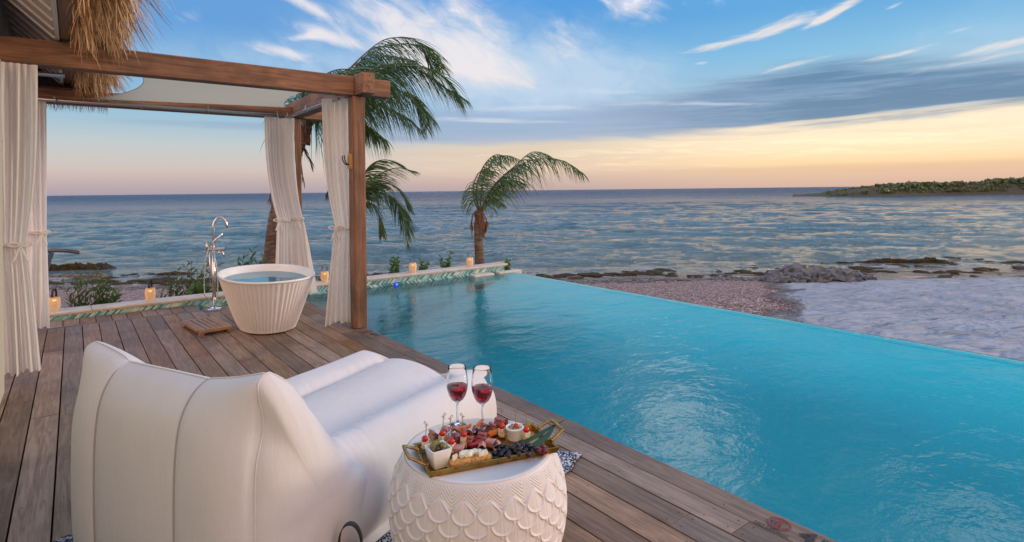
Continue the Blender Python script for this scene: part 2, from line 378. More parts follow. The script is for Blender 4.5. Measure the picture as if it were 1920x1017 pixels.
link(mixc(sm(noise_(wcoords((5,5,24)), 1, 5, .7), .35, .65), (.20,.15,.11,1), (.065,.042,.03,1)), pn(M['trunk']).inputs['Base Color'])
M['fibre'] = mat('palm_fibre', (.13,.06,.035), .9)
M['stem'] = mat('stem', (.10,.08,.04), .8)

# ------------------------------------------------------------------ mesh builder and tagging
def tag(o, label=None, cat=None, group=None, kind=None):
    if label: o['label'] = label
    if cat: o['category'] = cat
    if group: o['group'] = group
    if kind: o['kind'] = kind
    return o
def empty(name, loc, label, cat, group=None):
    o = bpy.data.objects.new(name, None); col.objects.link(o); o.location = loc; o.empty_display_size = .1
    o['_base'] = list(loc)
    return tag(o, label, cat, group)
def base_of(p):
    while p.parent: p = p.parent
    return Vector(p['_base']) if '_base' in p else Vector((0,0,0))
class MB:
    def __init__(s): s.v = []; s.f = []; s.mi = []
    def add(s, vs, fs, mi=0):
        o = len(s.v); s.v += [tuple(v) for v in vs]; s.f += [tuple(i+o for i in f) for f in fs]; s.mi += [mi]*len(fs); return s
    def box(s, x0, x1, y0, y1, z0, z1, mi=0, bev=0):
        if bev:
            vs = []; b = bev
            for (z, i) in ((z0, b), (z0+b, 0), (z1-b, 0), (z1, b)):
                xa, xb, ya, yb = x0+i, x1-i, y0+i, y1-i
                c_ = b if i == 0 else b*.5
                vs += [(xa+c_, ya, z), (xb-c_, ya, z), (xb, ya+c_, z), (xb, yb-c_, z), (xb-c_, yb, z), (xa+c_, yb, z), (xa, yb-c_, z), (xa, ya+c_, z)]
            fs = [tuple(reversed(range(8))), tuple(range(24, 32))]
            for k in range(3):
                for j in range(8): fs.append((k*8+j, k*8+(j+1) % 8, k*8+8+(j+1) % 8, k*8+8+j))
            return s.add(vs, fs, mi)
        return s.add([(x0,y0,z0),(x1,y0,z0),(x1,y1,z0),(x0,y1,z0),(x0,y0,z1),(x1,y0,z1),(x1,y1,z1),(x0,y1,z1)],
                     [(0,3,2,1),(4,5,6,7),(0,1,5,4),(1,2,6,5),(2,3,7,6),(3,0,4,7)], mi)
    def obox(s, c, ax, ay, az_, mi=0):   # oriented box: centre and three half-axis vectors
        c, ax, ay, az_ = map(Vector, (c, ax, ay, az_)); vs = []
        for k in (-1, 1):
            for (i, j) in ((-1,-1),(1,-1),(1,1),(-1,1)): vs.append(c+ax*i+ay*j+az_*k)
        return s.add(vs, [(0,3,2,1),(4,5,6,7),(0,1,5,4),(1,2,6,5),(2,3,7,6),(3,0,4,7)], mi)
    def tube(s, pts, r, n=10, mi=0, cap=True, closed=False, sx=1.0):
        pts = [Vector(p) for p in pts]; N = len(pts)
        rr = r if isinstance(r, (list, tuple)) else [r]*N
        vs = []; up = None
        for i, p_ in enumerate(pts):
            a = pts[(i-1) % N] if (i > 0 or closed) else pts[0]; b = pts[(i+1) % N] if (i < N-1 or closed) else pts[-1]
            t = (b-a).normalized()
            if up is None: up = Vector((0,0,1)) if abs(t.z) < .9 else Vector((1,0,0))
            x = t.cross(up).normalized(); up = x.cross(t).normalized()
            for k in range(n):
                an = 2*PI*k/n; vs.append(p_+(x*math.cos(an)*sx+up*math.sin(an))*rr[i])
        fs = []
        for i in range(N if closed else N-1):
            for k in range(n):
                i2 = (i+1) % N; fs.append((i*n+k, i*n+(k+1) % n, i2*n+(k+1) % n, i2*n+k))
        if cap and not closed: fs += [tuple(reversed(range(n))), tuple(range((N-1)*n, N*n))]
        return s.add(vs, fs, mi)
    def lathe(s, prof, c, n=32, mi=0, sx=1, sy=1, rib=None):
        vs = []; N = len(prof)
        for (r, z) in prof:
            for k in range(n):
                a = 2*PI*k/n; vs.append((c[0]+r*sx*math.cos(a), c[1]+r*sy*math.sin(a), c[2]+z))
        fs = [(i*n+k, i*n+(k+1) % n, (i+1)*n+(k+1) % n, (i+1)*n+k) for i in range(N-1) for k in range(n)]
        if prof[0][0] > 1e-6: fs.append(tuple(reversed(range(n))))
        if prof[-1][0] > 1e-6: fs.append(tuple(range((N-1)*n, N*n)))
        return s.add(vs, fs, mi)
    def grid(s, P, mi=0, wrap=False):      # P[i][j] points
        n, m_ = len(P), len(P[0]); vs = [p_ for row in P for p_ in row]
        fs = [(i*m_+j, i*m_+(j+1) % m_, (i+1)*m_+(j+1) % m_, (i+1)*m_+j) for i in range(n-1) for j in range(m_ if wrap else m_-1)]
        return s.add(vs, fs, mi)
    def ico(s, c, r, sub=1, mi=0, jit=0, sc=(1,1,1), rot=None):
        import bmesh
        bm = bmesh.new(); bmesh.ops.create_icosphere(bm, subdivisions=sub, radius=1)
        vs = []; off = Vector((random.random()*50, random.random()*50, 0))
        for v in bm.verts:
            p_ = v.co.copy(); k = 1+jit*mnoise.noise(p_*1.7+off)+jit*.4*mnoise.noise(p_*4+off)
            p_ = Vector((p_.x*sc[0], p_.y*sc[1], p_.z*sc[2]))*r*k
            if rot: p_ = rot @ p_
            vs.append(Vector(c)+p_)
        fs = [tuple(v.index for v in f.verts) for f in bm.faces]; bm.free()
        return s.add(vs, fs, mi)
    def build(s, name, mats, parent=None, smooth=True, solid=0, sub=0, angle=None):
        me = bpy.data.meshes.new(name); b = base_of(parent) if parent else Vector((0,0,0))
        me.from_pydata([(v[0]-b.x, v[1]-b.y, v[2]-b.z) for v in s.v], [], s.f)
        mats = mats if isinstance(mats, list) else [mats]
        for m_ in mats: me.materials.append(m_)
        if len(mats) > 1: me.polygons.foreach_set('material_index', s.mi)
        me.polygons.foreach_set('use_smooth', [smooth]*len(me.polygons))
        if smooth and angle is not None: me.set_sharp_from_angle(angle=R_(angle))
        me.update(); o = bpy.data.objects.new(name, me); col.objects.link(o)
        if parent: o.parent = parent
        if solid: k = o.modifiers.new('solid', 'SOLIDIFY'); k.thickness = solid
        if sub: k = o.modifiers.new('sub', 'SUBSURF'); k.levels = sub; k.render_levels = sub
        return o
def catmull(pts, n):
    pts = [Vector(p) for p in pts]; P = [pts[0]*2-pts[1]]+pts+[pts[-1]*2-pts[-2]]; out = []
    for i in range(len(pts)-1):
        a, b, c_, d = P[i:i+4]
        for k in range(n):
            t = k/n; out.append(.5*((2*b)+(c_-a)*t+(2*a-5*b+4*c_-d)*t*t+(3*b-a-3*c_+d)*t**3))
    out.append(pts[-1]); return out
def copy_tree(o, loc, parent=None):
    c_ = o.copy(); col.objects.link(c_)
    if parent: c_.parent = parent
    else: c_.location = loc
    for ch in list(o.children): copy_tree(ch, None, c_)
    return c_
# ------------------------------------------------------------------ ground, beach, sea
DX = 2.47                     # pool-side edge of the deck
WZ = -.06                     # pool water level
IX = 6.30                     # infinity edge
WY = 8.5                      # tiled back wall of the pool
SEA = -1.6
def ground_h(x, y):
    F = x*sY+y*cY; Rr = x*cY-y*sY
    if F < 12: z = -.80-(F-5)*.012
    elif F < 20.5: z = -.884-(F-12)*.0835
    else: z = -1.594-(F-20.5)*.06
    if Rr > 6 and F > 14:                       # long flat of wet rock on the right
        k = min(1, (Rr-6)/4)
        z2 = -1.30-(F-14)*.045 if F < 19.5 else -1.548-(F-19.5)*.022
        z = z*(1-k)+z2*k
    bank = 1-min(1, abs(y-10.0)/1.6) if x < 7 else 0
    if y > 8.6 and x < 7: z = max(z, -.42-max(0, y-9.6)*.22)
    z += .05*mnoise.noise(Vector((x*.22, y*.22, 1)))+.03*mnoise.noise(Vector((x*.7, y*.7, 3)))
    if z > -1.3 and Rr > F*.4: z += .035*mnoise.noise(Vector((x*2.2, y*1.3, 5)))+.022*mnoise.noise(Vector((x*4.5, y*3, 7)))
    if F > 17: z += .05*max(0, mnoise.noise(Vector((x*.9, y*.9, 9))))
    return z
mb = MB(); P = []
nf, nr = 190, 230
for i in range(nf):
    t = i/(nf-1); F = -8+ 50*t if False else (-14+ (t*1.35)*20 if t < .4 else 0)
    P.append(None)
Fs = list(np.linspace(-30, 4, 12))+list(np.linspace(4.2, 24, 170))+list(np.linspace(24.5, 60, 24))
Rs = list(np.linspace(-70, -18, 14))+list(np.linspace(-17.8, 24, 230))+list(np.linspace(24.5, 80, 14))
P = [[(F*sY+r*cY, F*cY-r*sY, ground_h(F*sY+r*cY, F*cY-r*sY)) for r in Rs] for F in Fs]
for row in P:
    for j, (x, y, z) in enumerate(row):
        if -40 < x < IX+.1 and y < 8.75: row[j] = (x, y, min(z, -1.75))
mb.grid(P)
tag(mb.build('beach', M['beach']), kind='structure')

# sea: one sheet to the horizon, real waves near the shore
rs = list(np.geomspace(16.5, 150, 400))+list(np.geomspace(155, 14000, 70))
As = list(np.linspace(-80, -56, 14))+list(np.linspace(-55.5, 55.5, 620))+list(np.linspace(56, 80, 14))
layers = [(9.0,.16,.35),(4.2,.13,.45),(2.1,.085,.55),(1.05,.045,.6),(.5,.02,.7)]
P = []
for r in rs:
    row = []; lay = [l for l in layers if l[0] > r*.016]
    for a in As:
        ar = R_(a); F = r*math.cos(ar); Rt = r*math.sin(ar); h = 0
        x = F*sY+Rt*cY; y = F*cY-Rt*sY
        if r < 160:
            amp = min(1, max(.10, (F-18.5)/10))
            for (L, A, an) in lay:
                n_ = mnoise.noise(Vector((Rt*an/L+L, (F+Rt*.12)/L, L*3)))
                h += A*(1-2.2*abs(n_))
            h *= amp*(1 if r < 110 else (160-r)/50)
        row.append((x, y, SEA+h-.03))
    P.append(row)
mb = MB(); mb.grid(P); tag(mb.build('sea', M['sea']), kind='structure')

# headland across the bay
def head_h(x, d):
    # x: metres to the right of its tip, d: metres inland
    prof = np.interp(x, [0, 8, 16, 40, 60, 90, 130, 200], [0, .7, 2.2, 2.9, 3.2, 5.2, 7.4, 9])
    k = min(1, max(0, d/9)); k = k*k*(3-2*k)
    return -.6+(prof+.6)*(.30*min(1, max(0, d)/1.5)+.70*k)
hF = 178
P = []
xs_ = np.linspace(-4, 190, 240); ds = np.linspace(-3, 60, 44)
for d in ds:
    row = []
    for xx in xs_:
        F = hF+d+6*mnoise.noise(Vector((xx*.03, 0, 4)))+ (xx*.04); Rt = 91+xx+max(0, d)*.5
        z = SEA+head_h(xx-3*abs(mnoise.noise(Vector((xx*.2, d*.2, 2)))), d)+.35*mnoise.noise(Vector((xx*.5, d*.5, 0)))*(1 if d > 0 else 0)
        row.append((F*sY+Rt*cY, F*cY-Rt*sY, z))
    P.append(row)
M['headrock'] = rockmat('headland_ground', (.10,.085,.07), (.055,.048,.04), (.07,.08,.03))
mb = MB(); mb.grid(P); tag(mb.build('headland', M['headrock']), kind='structure')
mb = MB(); rnd = random.Random(3)
for i in range(2600):
    xx = 7+rnd.random()**.8*180; d = 2.2+rnd.random()**1.5*30
    if xx < 22 and rnd.random() < .5: continue
    Rt = 91+xx+d*.5; F = hF+d+6*mnoise.noise(Vector((xx*.03, 0, 4)))+xx*.04
    z = SEA+head_h(xx, d)
    s_ = (rnd.uniform(.3, .7)+(rnd.random()**6)*1.2)*(1 if xx > 25 else .7)
    c0 = Vector((F*sY+Rt*cY, F*cY-Rt*sY, z+s_*.25))
    for q in range(20):
        v = Vector((rnd.gauss(0,1), rnd.gauss(0,1), abs(rnd.gauss(0,1)))).normalized()
        p_ = c0+Vector((v.x*s_*1.3, v.y*s_*1.3, v.z*s_*.7))*rnd.uniform(.6, 1.05)
        a = Vector((rnd.uniform(-1,1), rnd.uniform(-1,1), rnd.uniform(-1,1))).normalized()*s_*.38; b = a.cross(v).normalized()*s_*.32
        mb.add([p_-a, p_+b, p_+a, p_-b], [(0,1,2,3)])
tag(mb.build('coastal_scrub', M['scrub'], smooth=False), kind='stuff', label='low green scrub covering the headland across the bay', cat='scrub')

# ------------------------------------------------------------------ pool
def struct(name, mb, m, **k): return tag(mb.build(name, m, **k), kind='structure')
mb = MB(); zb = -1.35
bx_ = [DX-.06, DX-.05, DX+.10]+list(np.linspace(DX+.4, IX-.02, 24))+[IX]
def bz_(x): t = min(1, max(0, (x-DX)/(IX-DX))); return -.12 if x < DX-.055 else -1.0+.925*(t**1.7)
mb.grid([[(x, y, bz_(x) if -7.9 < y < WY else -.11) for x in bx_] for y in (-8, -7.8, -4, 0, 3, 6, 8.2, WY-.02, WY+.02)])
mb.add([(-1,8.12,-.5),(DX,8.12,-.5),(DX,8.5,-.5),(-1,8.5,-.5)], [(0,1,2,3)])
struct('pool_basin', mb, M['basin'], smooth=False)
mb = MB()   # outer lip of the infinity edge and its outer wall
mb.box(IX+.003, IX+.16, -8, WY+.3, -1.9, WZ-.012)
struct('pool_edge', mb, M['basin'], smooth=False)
mb = MB(); P = []
xs_ = list(np.linspace(DX-.05, IX-.02, 60))+[IX+.03, IX+.10, IX+.15, IX+.168, IX+.175]
for y in np.linspace(-8, WY, 160):
    row = []
    for x in xs_:
        z = WZ+.004*mnoise.noise(Vector((x*1.3, y*1.9, 0)))
        if x > IX-.03: z = WZ+[.002, 0, -.002, -.012, -.06][min(4, max(0, xs_.index(x)-60))]
        row.append((x, y, z))
    P.append(row)
mb.grid(P); mb.add([(-1,8.12,WZ),(DX-.05,8.12,WZ),(DX-.05,8.5,WZ),(-1,8.5,WZ)], [(0,1,2,3)])
struct('pool_water', mb, M['poolwater'])
# back wall: tiled face, stone coping
wall = empty('pool_back_wall', (2.5, 8.7, 0), 'long low pool wall with chevron glass tiles and pale stone coping', 'wall')
mb = MB(); mb.box(-3.5, 6.32, WY, WY+.22, -.15, .052); mb.build('tile_band', M['tile'], wall, smooth=False)
mb = MB(); x = -3.5
while x < 6.3:
    x2 = min(x+1.22, 6.40); mb.box(x, x2-.004, WY-.02, WY+.27, .062, .092, bev=.006); x = x2
mb.build('coping', M['coping'], wall, angle=30)
mb = MB(); mb.box(-3.5, 6.36, WY-.012, WY+.24, .052, .062); mb.build('edge_strip', M['copinglip'], wall, smooth=False)
mb = MB(); mb.box(5.55, 5.98, WY-.17, WY-.002, -.20, -.03, bev=.01)
tag(mb.build('stone_step', M['coping'], angle=30), 'short stone step block set in the water against the tiled wall', 'step')
mb = MB(); mb.box(6.10, 6.62, WY-.16, WY-.022, -.2, -.028, bev=.01)
tag(mb.build('stone_step', M['coping'], angle=30), 'pale stone block at the far outer corner of the pool', 'step')
led = empty('pool_light', on_y(743, 533.5, WY-.012), 'small round blue pool light on the tiled wall', 'pool light')
b = led.location
M['blueled'] = mat('blue_led', (.05,.1,1), .4); pl = pn(M['blueled']); pl.inputs['Emission Color'].default_value = (.06,.14,1,1); pl.inputs['Emission Strength'].default_value = 3
M['blueglow'] = mat('blue_led_ring', (.0,.02,.6), .4); pl = pn(M['blueglow']); pl.inputs['Emission Color'].default_value = (.0,.02,.9,1); pl.inputs['Emission Strength'].default_value = .6
mb = MB(); mb.tube([(b.x, b.y+.012, b.z), (b.x, b.y-.010, b.z)], .032, 24); mb.build('housing', M['blueglow'], led)
mb = MB(); mb.tube([(b.x, b.y-.0101, b.z), (b.x, b.y-.016, b.z)], .014, 24); mb.build('lens', M['blueled'], led)

# ------------------------------------------------------------------ deck
mb = MB(); rnd = random.Random(11); w = .1505; gap = .008
def boards(mb, x1, y0, y1, axis_fixed=None, width=w, seed=0):
    y = y0+rnd.uniform(0, .1)
    ys = [y0]
    while ys[-1] < y1-.9: ys.append(ys[-1]+rnd.choice([1.1, 1.5, 1.95, 2.4, 2.9]))
    ys = [v for v in ys if v < y1-.4]+[y1]
    for a, b_ in zip(ys[:-1], ys[1:]):
        dz = rnd.uniform(-.0015, .0015)
        mb.box(x1-width+gap/2, x1-gap/2, a+.0012, b_-.0012, -.030+dz, 0+dz, bev=.0012)
        k = math.ceil(a/.5)*.5
        lines = [a+.035]+[v for v in np.arange(k, b_, .5) if a+.15 < v < b_-.15]+[b_-.035]
        for yy in lines:
            for xx in (x1-width+.035, x1-.035):
                n = 6; cx, cy_ = xx+rnd.uniform(-.003,.003), yy+rnd.uniform(-.004,.004)
                mb.add([(cx+.0042*math.cos(2*PI*q/n), cy_+.0042*math.sin(2*PI*q/n), .0006+dz) for q in range(n)], [tuple(range(n))], 1)
x1 = DX; i = 0
while x1 > -6:
    far = 8.12 if x1 > 1.40 else 7.985
    boards(mb, x1, -3.0, far)
    if x1 <= 1.40: mb.box(x1-w+gap/2-.02, x1-gap/2-.02, 8.045, 8.475, -.03, rnd.uniform(-.0015,.0015), bev=.0012)
    x1 -= w
struct('deck', mb, [M['deck'], M['screw']], angle=30)
mb = MB(); mb.box(-6, 1.37, 7.99, 8.04, -.03, .002, bev=.003); struct('deck_header_board', mb, M['header'], angle=30)
mb = MB(); mb.box(-7, DX-.035, -3.2, 8.09, -.4, -.06); mb.box(-7, 1.3, 8.09, 8.46, -.4, -.061); struct('deck_underside', mb, M['void'], smooth=False)

# deck markings
M['markred'] = mat('marking_red', (.20,.025,.022), .7); M['markblack'] = mat('marking_black', (.03,.03,.032), .7)
for mm, cc_ in ((M['markred'], (.24,.03,.028)), (M['markblack'], (.028,.028,.03))):
    p = pn(mm); wv_ = noise_(wcoords((18,1.2,1)), 3, 5, .7); link(mixc(sm(wv_, .5, .75)*.6, tuple(cc_)+(1,), (.14,.10,.08,1)), p.inputs['Base Color'])
def text_mesh(body, size, loc, rz, m, name, parent, sx=1, extr=.0):
    cu = bpy.data.curves.new(name, 'FONT'); cu.body = body; cu.size = size; cu.align_x = 'CENTER'; cu.align_y = 'CENTER'; cu.offset = size*.022
    o = bpy.data.objects.new(name, cu); col.objects.link(o); bpy.context.view_layer.update()
    dg = bpy.context.evaluated_depsgraph_get(); me = bpy.data.meshes.new_from_object(o.evaluated_get(dg))
    bpy.data.objects.remove(o); ob = bpy.data.objects.new(name, me); col.objects.link(ob); me.materials.clear(); me.materials.append(m)
    bb = base_of(parent); mt = Matrix.Translation(Vector(loc)-bb) @ Matrix.Rotation(rz, 4, 'Z') @ Matrix.Diagonal((sx,1,1,1)); me.transform(mt); ob.parent = parent
    return ob
def marks(cx, cy_, label1, label2):
    # text reads towards -Y, its top towards the pool
    z = .0042; rz = -PI/2
    sgn = empty('no_diving_marking', (cx, cy_, z), label1, 'deck marking')
    for (a0, a1) in ((100, 262), (-82, 82)):
        mb = MB(); n = 28; vs = []
        for k in range(n+1):
            a = R_(a0+(a1-a0)*k/n)
            for r in (.040, .050): vs.append((cx+r*math.cos(a)*.92, cy_+r*math.sin(a), z))
        mb.add(vs, [(2*k, 2*k+1, 2*k+3, 2*k+2) for k in range(n)]); mb.build('ring', M['markred'], sgn, smooth=False)
    mb = MB(); mb.add([(cx-.047, cy_-.006-.010, z+.0012), (cx-.047, cy_-.006+.006, z+.0012), (cx+.047, cy_+.014, z+.0012), (cx+.047, cy_-.000, z+.0012)], [(0,3,2,1)]); mb.build('slash', M['markred'], sgn, smooth=False)
    # small diving figure
    mb = MB()
    def seg(a, b_, wd): 
        a = Vector(a); b_ = Vector(b_); d = (b_-a).normalized(); q = Vector((-d.y, d.x, 0))*wd
        mb.add([(cx+a.x-q.x, cy_+a.y-q.y, z+.0006), (cx+b_.x-q.x, cy_+b_.y-q.y, z+.0006), (cx+b_.x+q.x, cy_+b_.y+q.y, z+.0006), (cx+a.x+q.x, cy_+a.y+q.y, z+.0006)], [(0,1,2,3)])
    seg((-.002,.030,0), (.006,.006,0), .0035); seg((.006,.006,0), (-.016,-.010,0), .0035); seg((-.002,.030,0), (-.022,.022,0), .0028); seg((-.022,.012,0), (-.016,-.012,0), .003); seg((.010,-.014,0), (.022,-.026,0), .003)
    mb.build('figure', M['markblack'], sgn, smooth=False)
    text_mesh('NO DIVING', .027, (cx-.065, cy_, z), rz, M['markblack'], 'lettering', sgn, 1.05)
    d = empty('depth_marking', (cx, cy_-.16, z), label2, 'deck marking')
    text_mesh('4', .105, (cx, cy_-.122, z), rz, M['markblack'], 'numeral', d, 1.2)
    text_mesh('FT', .052, (cx+.012, cy_-.200, z), rz, M['markblack'], 'lettering', d, 1.1)
marks(2.395, 1.262, 'red and black NO DIVING sign painted on the deck edge at the lower right', 'large black 4 FT depth mark painted on the deck edge at the bottom right')
marks(2.405, 5.62, 'faded NO DIVING sign painted on the deck edge near the pergola post', 'small 4 FT depth mark on the deck edge just beside the pergola post')

# ------------------------------------------------------------------ pergola
perg = empty('pergola', (2.40, 5.87, 0), 'brown timber pergola with a cream shade sail over the deck corner', 'pergola')
def pmb(name, m, *boxes, bev=.008):
    mb = MB()
    for b_ in boxes: mb.box(*b_, bev=bev)
    return mb.build(name, m, perg, angle=35)
pmb('post', M['post'], (2.345, 2.482, 5.80, 5.937, 0.001, 2.472))
pmb('post', M['post'], (2.375, 2.482, 7.965, 8.07, 0.001, 2.46))
pmb('front_beam', M['beamX'], (-1.3, 2.366, 5.80, 5.93, 2.474, 2.676))
pmb('beam_stub', M['beamX'], (2.512, 2.78, 5.80, 5.925, 2.484, 2.672))
pmb('side_beam', M['beamY'], (2.368, 2.510, 5.60, 8.42, 2.476, 2.690))
pmb('far_beam', M['beamX'], (-1.3, 2.366, 7.975, 8.10, 2.458, 2.62))
pmb('beam_stub', M['beamX'], (2.512, 2.80, 7.98, 8.10, 2.468, 2.62))
# curtain rails
def rail(p0, p1, hooks):
    mb = MB(); mb.tube([p0, p1], .019, 14); r = mb.build('curtain_rail', M['steel'], perg)
    p0, p1 = Vector(p0), Vector(p1)
    for t in hooks:
        q = p0.lerp(p1, t); mb = MB(); d = (p1-p0).normalized()
        mb.tube([q-d*.008, q+d*.008], .028, 14); mb.tube([q, q+Vector((0,0,.06))], .006, 6); mb.build('rail_bracket', M['steel'], r)
rail((-.42, 7.86, 2.475), (2.22, 7.86, 2.475), (.1, .40, .66, .97))
rail((2.27, 7.90, 2.46), (2.27, 6.02, 2.46), (.02, .42, .95))
rail((-.42, 6.0, 2.44), (-.05, 6.0, 2.44), (.5,))
# sail with hollowed edges
A, B, C_, D_ = Vector((.30,5.86,2.60)), Vector((2.33,5.95,2.62)), Vector((2.28,7.93,2.60)), Vector((.12,7.9,2.52))
def sail_pt(u, v, off=0):
    p_ = (A*(1-u)+B*u)*(1-v)+(D_*(1-u)+C_*u)*v
    hu = 4*v*(1-v); hv = 4*u*(1-u)
    p_ += Vector((1,0,0))*(hu*(.34*(1-u)**3-.22*u**3)) + Vector((0,1,0))*(hv*(.03*(1-v)-.02*v))
    p_.z += -.05*hu*hv*.6+off; return p_
mb = MB(); mb.grid([[sail_pt(i/40, j/40) for j in range(41)] for i in range(41)]); sl = mb.build('shade_sail', M['sail'], perg)
mb = MB(); mb.grid([[sail_pt(i/40*.055, j/40, -.006) for j in range(41)] for i in range(4)]); mb.build('sail_hem', M['sailtrim'], sl, solid=.003)
mb = MB(); mb.grid([[sail_pt(1-i/40*.055, j/40, -.006) for j in range(41)] for i in range(4)]); mb.build('sail_hem', M['sailtrim'], sl, solid=.003)
# wooden cleat and hook on the front post
q = on_y(661, 303, 5.87); cl = empty('coat_hook', (2.345, 5.87, q.z), 'wooden hook block with black double hook on the pergola post', 'hook')
mb = MB(); P = []
for (z, wd) in ((-.085,.012),(-.078,.034),(-.05,.044),(0,.046),(.045,.040),(.075,.026),(.088,.010)):
    P.append([(2.345-.001-(.024 if abs(a-PI/2) < .9 else 0.0)*1.0-.0, 5.87+wd*math.cos(a), q.z+z) for a in np.linspace(0, PI, 9)])
mb.grid(P); mb.build('block', M['cleat'], cl, solid=.012)
for sg in (-1, 1):
    mb = MB(); mb.tube(catmull([(2.325, 5.87+sg*.012, q.z-.035), (2.295, 5.87+sg*.022, q.z-.03), (2.268, 5.87+sg*.03, q.z+.01), (2.262, 5.87+sg*.03, q.z+.06)], 6), .006, 8); mb.build('hook', M['rope'], cl)

# ------------------------------------------------------------------ villa roof, ceiling and wall at the left
villa = empty('villa', (-.9, 3.0, 0), 'corner of the beach villa with pale plaster wall and board ceiling', 'villa')
mb = MB(); mb.box(-.62, -.42, -1.5, 5.66, 0.0, 2.46); mb.build('wall', M['plaster'], villa, smooth=False)
mb = MB(); mb.box(-.075, .035, 3.2, 8.30, 2.70, 2.86, bev=.006); mb.build('fascia_beam', M['beamY'], villa, angle=35)
mb = MB(); mb.box(-.105, -.078, 3.2, 8.30, 2.69, 2.80); mb.build('fascia_trim', M['ceilgap'], villa, smooth=False)
# sloping board ceiling
mb = MB(); mb2 = MB(); yy = 3.2; sl_ = math.tan(R_(43))
while yy < 8.2:
    y2 = yy+.29
    mb.add([(-.09, yy, 2.72), (-.09, y2-.02, 2.72), (-1.4, y2-.02, 2.72+1.31*sl_), (-1.4, yy, 2.72+1.31*sl_)], [(0,1,2,3)])
    mb2.obox((-.745-.016, y2-.010, 2.72+.655*sl_-.017), (.655, 0, -.655*sl_), (0, .008, 0), (.012*.7, 0, .012*.7))
    yy = y2
mb.build('ceiling', M['ceiling'], villa, smooth=False, solid=.02); mb2.build('ceiling_battens', M['ceilgap'], villa, smooth=False)
mb = MB(); yy = 5.7
while yy < 8.3:
    mb.box(-.62, -.44+.0, yy, yy+.16, 2.68, 3.5, bev=.012); yy += .165
mb.build('upper_wall_boards', M['ceiling'], villa, angle=30)
mb = MB(); xx = -.62; rnd = random.Random(5)
while xx < .30:
    mb.tube([(xx, 8.24, 2.50), (xx+rnd.uniform(-.004,.004), 8.24, 3.2)], .012, 8); xx += .0245
mb.box(-.62, .28, 8.255, 8.27, 2.50, 3.25); mb.build('bamboo_screen', M['bamboo'], villa)
mb = MB(); mb.box(-.5, .10, 8.12, 8.20, 2.52, 2.66, bev=.006); mb.build('gable_beam', M['beamX'], villa, angle=30)
# ceiling fan
fn = empty('ceiling_fan', (-.10, 7.0, 2.80), 'white ceiling fan under the dark eave beyond the front beam', 'ceiling fan')
mb = MB(); mb.lathe([(0,-.10),(.05,-.095),(.07,-.06),(.07,0),(.04,.03),(.014,.04),(.012,.20)], (-.10,7.0,2.80), 24); mb.build('motor', M['rope'], fn, angle=40)
for k in range(4):
    a = R_(-20+k*90); mb = MB(); P = []
    for t in np.linspace(0, 1, 9):
        r = .09+.20*t; wd = .028+.03*math.sin(PI*min(1, t*.9+.1)); cx_, cy_ = -.10+r*math.cos(a), 7.0+r*math.sin(a)
        P.append([(cx_-s_*wd*math.sin(a), cy_+s_*wd*math.cos(a), 2.735+s_*.008) for s_ in (-1, 0, 1)])
    mb.grid(P); mb.build('blade', M['white'], fn, solid=.006)
# thatch
th = empty('thatch_roof_edge', (.2, 6.2, 2.7), 'shaggy dry thatch hanging from the eave over the pergola beam', 'thatch')
mb = MB()
mb.add([(.06,3.9,2.80),(.27,3.9,2.84),(-.6,3.9,3.75),(-.75,3.9,3.45),(.06,8.35,2.72),(.27,8.35,2.78),(-.6,8.35,3.7),(-.75,8.35,3.4)], [(0,1,2,3),(7,6,5,4),(0,4,5,1),(1,5,6,2),(2,6,7,3),(3,7,4,0)])
mb.build('thatch_core', M['thatch'], th, smooth=False)
rnd = random.Random(21); mb = MB()
def straw(p_, d, L, wd, droop):
    p_ = Vector(p_); d = Vector(d).normalized(); sd_ = Vector((rnd.uniform(-1,1), rnd.uniform(-1,1), rnd.uniform(-.2,.2))).normalized()*wd
    vs = []; n = 5
    for k in range(n+1):
        f = 1-k/n*.85; vs += [p_-sd_*f, p_+sd_*f]; d = (d+Vector((rnd.gauss(0,.10), rnd.gauss(0,.10), -droop))).normalized(); p_ = p_+d*(L/n)
    mb.add(vs, [(2*k, 2*k+1, 2*k+3, 2*k+2) for k in range(n)])
for i in range(5200):
    y = rnd.uniform(4.15, 8.3); h = rnd.random()
    lump = .10*mnoise.noise(Vector((y*2.2, h*2, 0)))
    x = .02+.24*rnd.random()+lump*.5; z = 2.74+.22*rnd.random()+h*.12
    if y > 6.2: z -= .03
    straw((x, y, z), (.45+rnd.gauss(0,.22)*1.0-(.3 if x < .1 else 0), rnd.gauss(0,.28), -.75), rnd.uniform(.14,.32)*(1+lump*3), rnd.uniform(.004,.010), .24)
for i in range(2600):   # outer slope
    y = rnd.uniform(3.95, 8.3); t = rnd.random(); x = .30-t*.8; z = 2.84+t*.88
    straw((x, y, z), (.7+rnd.gauss(0,.12), rnd.gauss(0,.2), -.62), rnd.uniform(.22,.42), rnd.uniform(.003,.0065), .10)
mb.build('straw_fringe', M['thatch'], th, smooth=False)
mb = MB()
for i in range(420):  # sparse tips under the far beam
    x = rnd.uniform(-.25, .32); straw((x, 8.28+rnd.uniform(-.04,.05), 2.56), (rnd.gauss(0,.2), rnd.gauss(0,.15), -1), rnd.uniform(.05,.17), .0035, .1)
mb.build('straw_tips', M['thatch'], th, smooth=False)

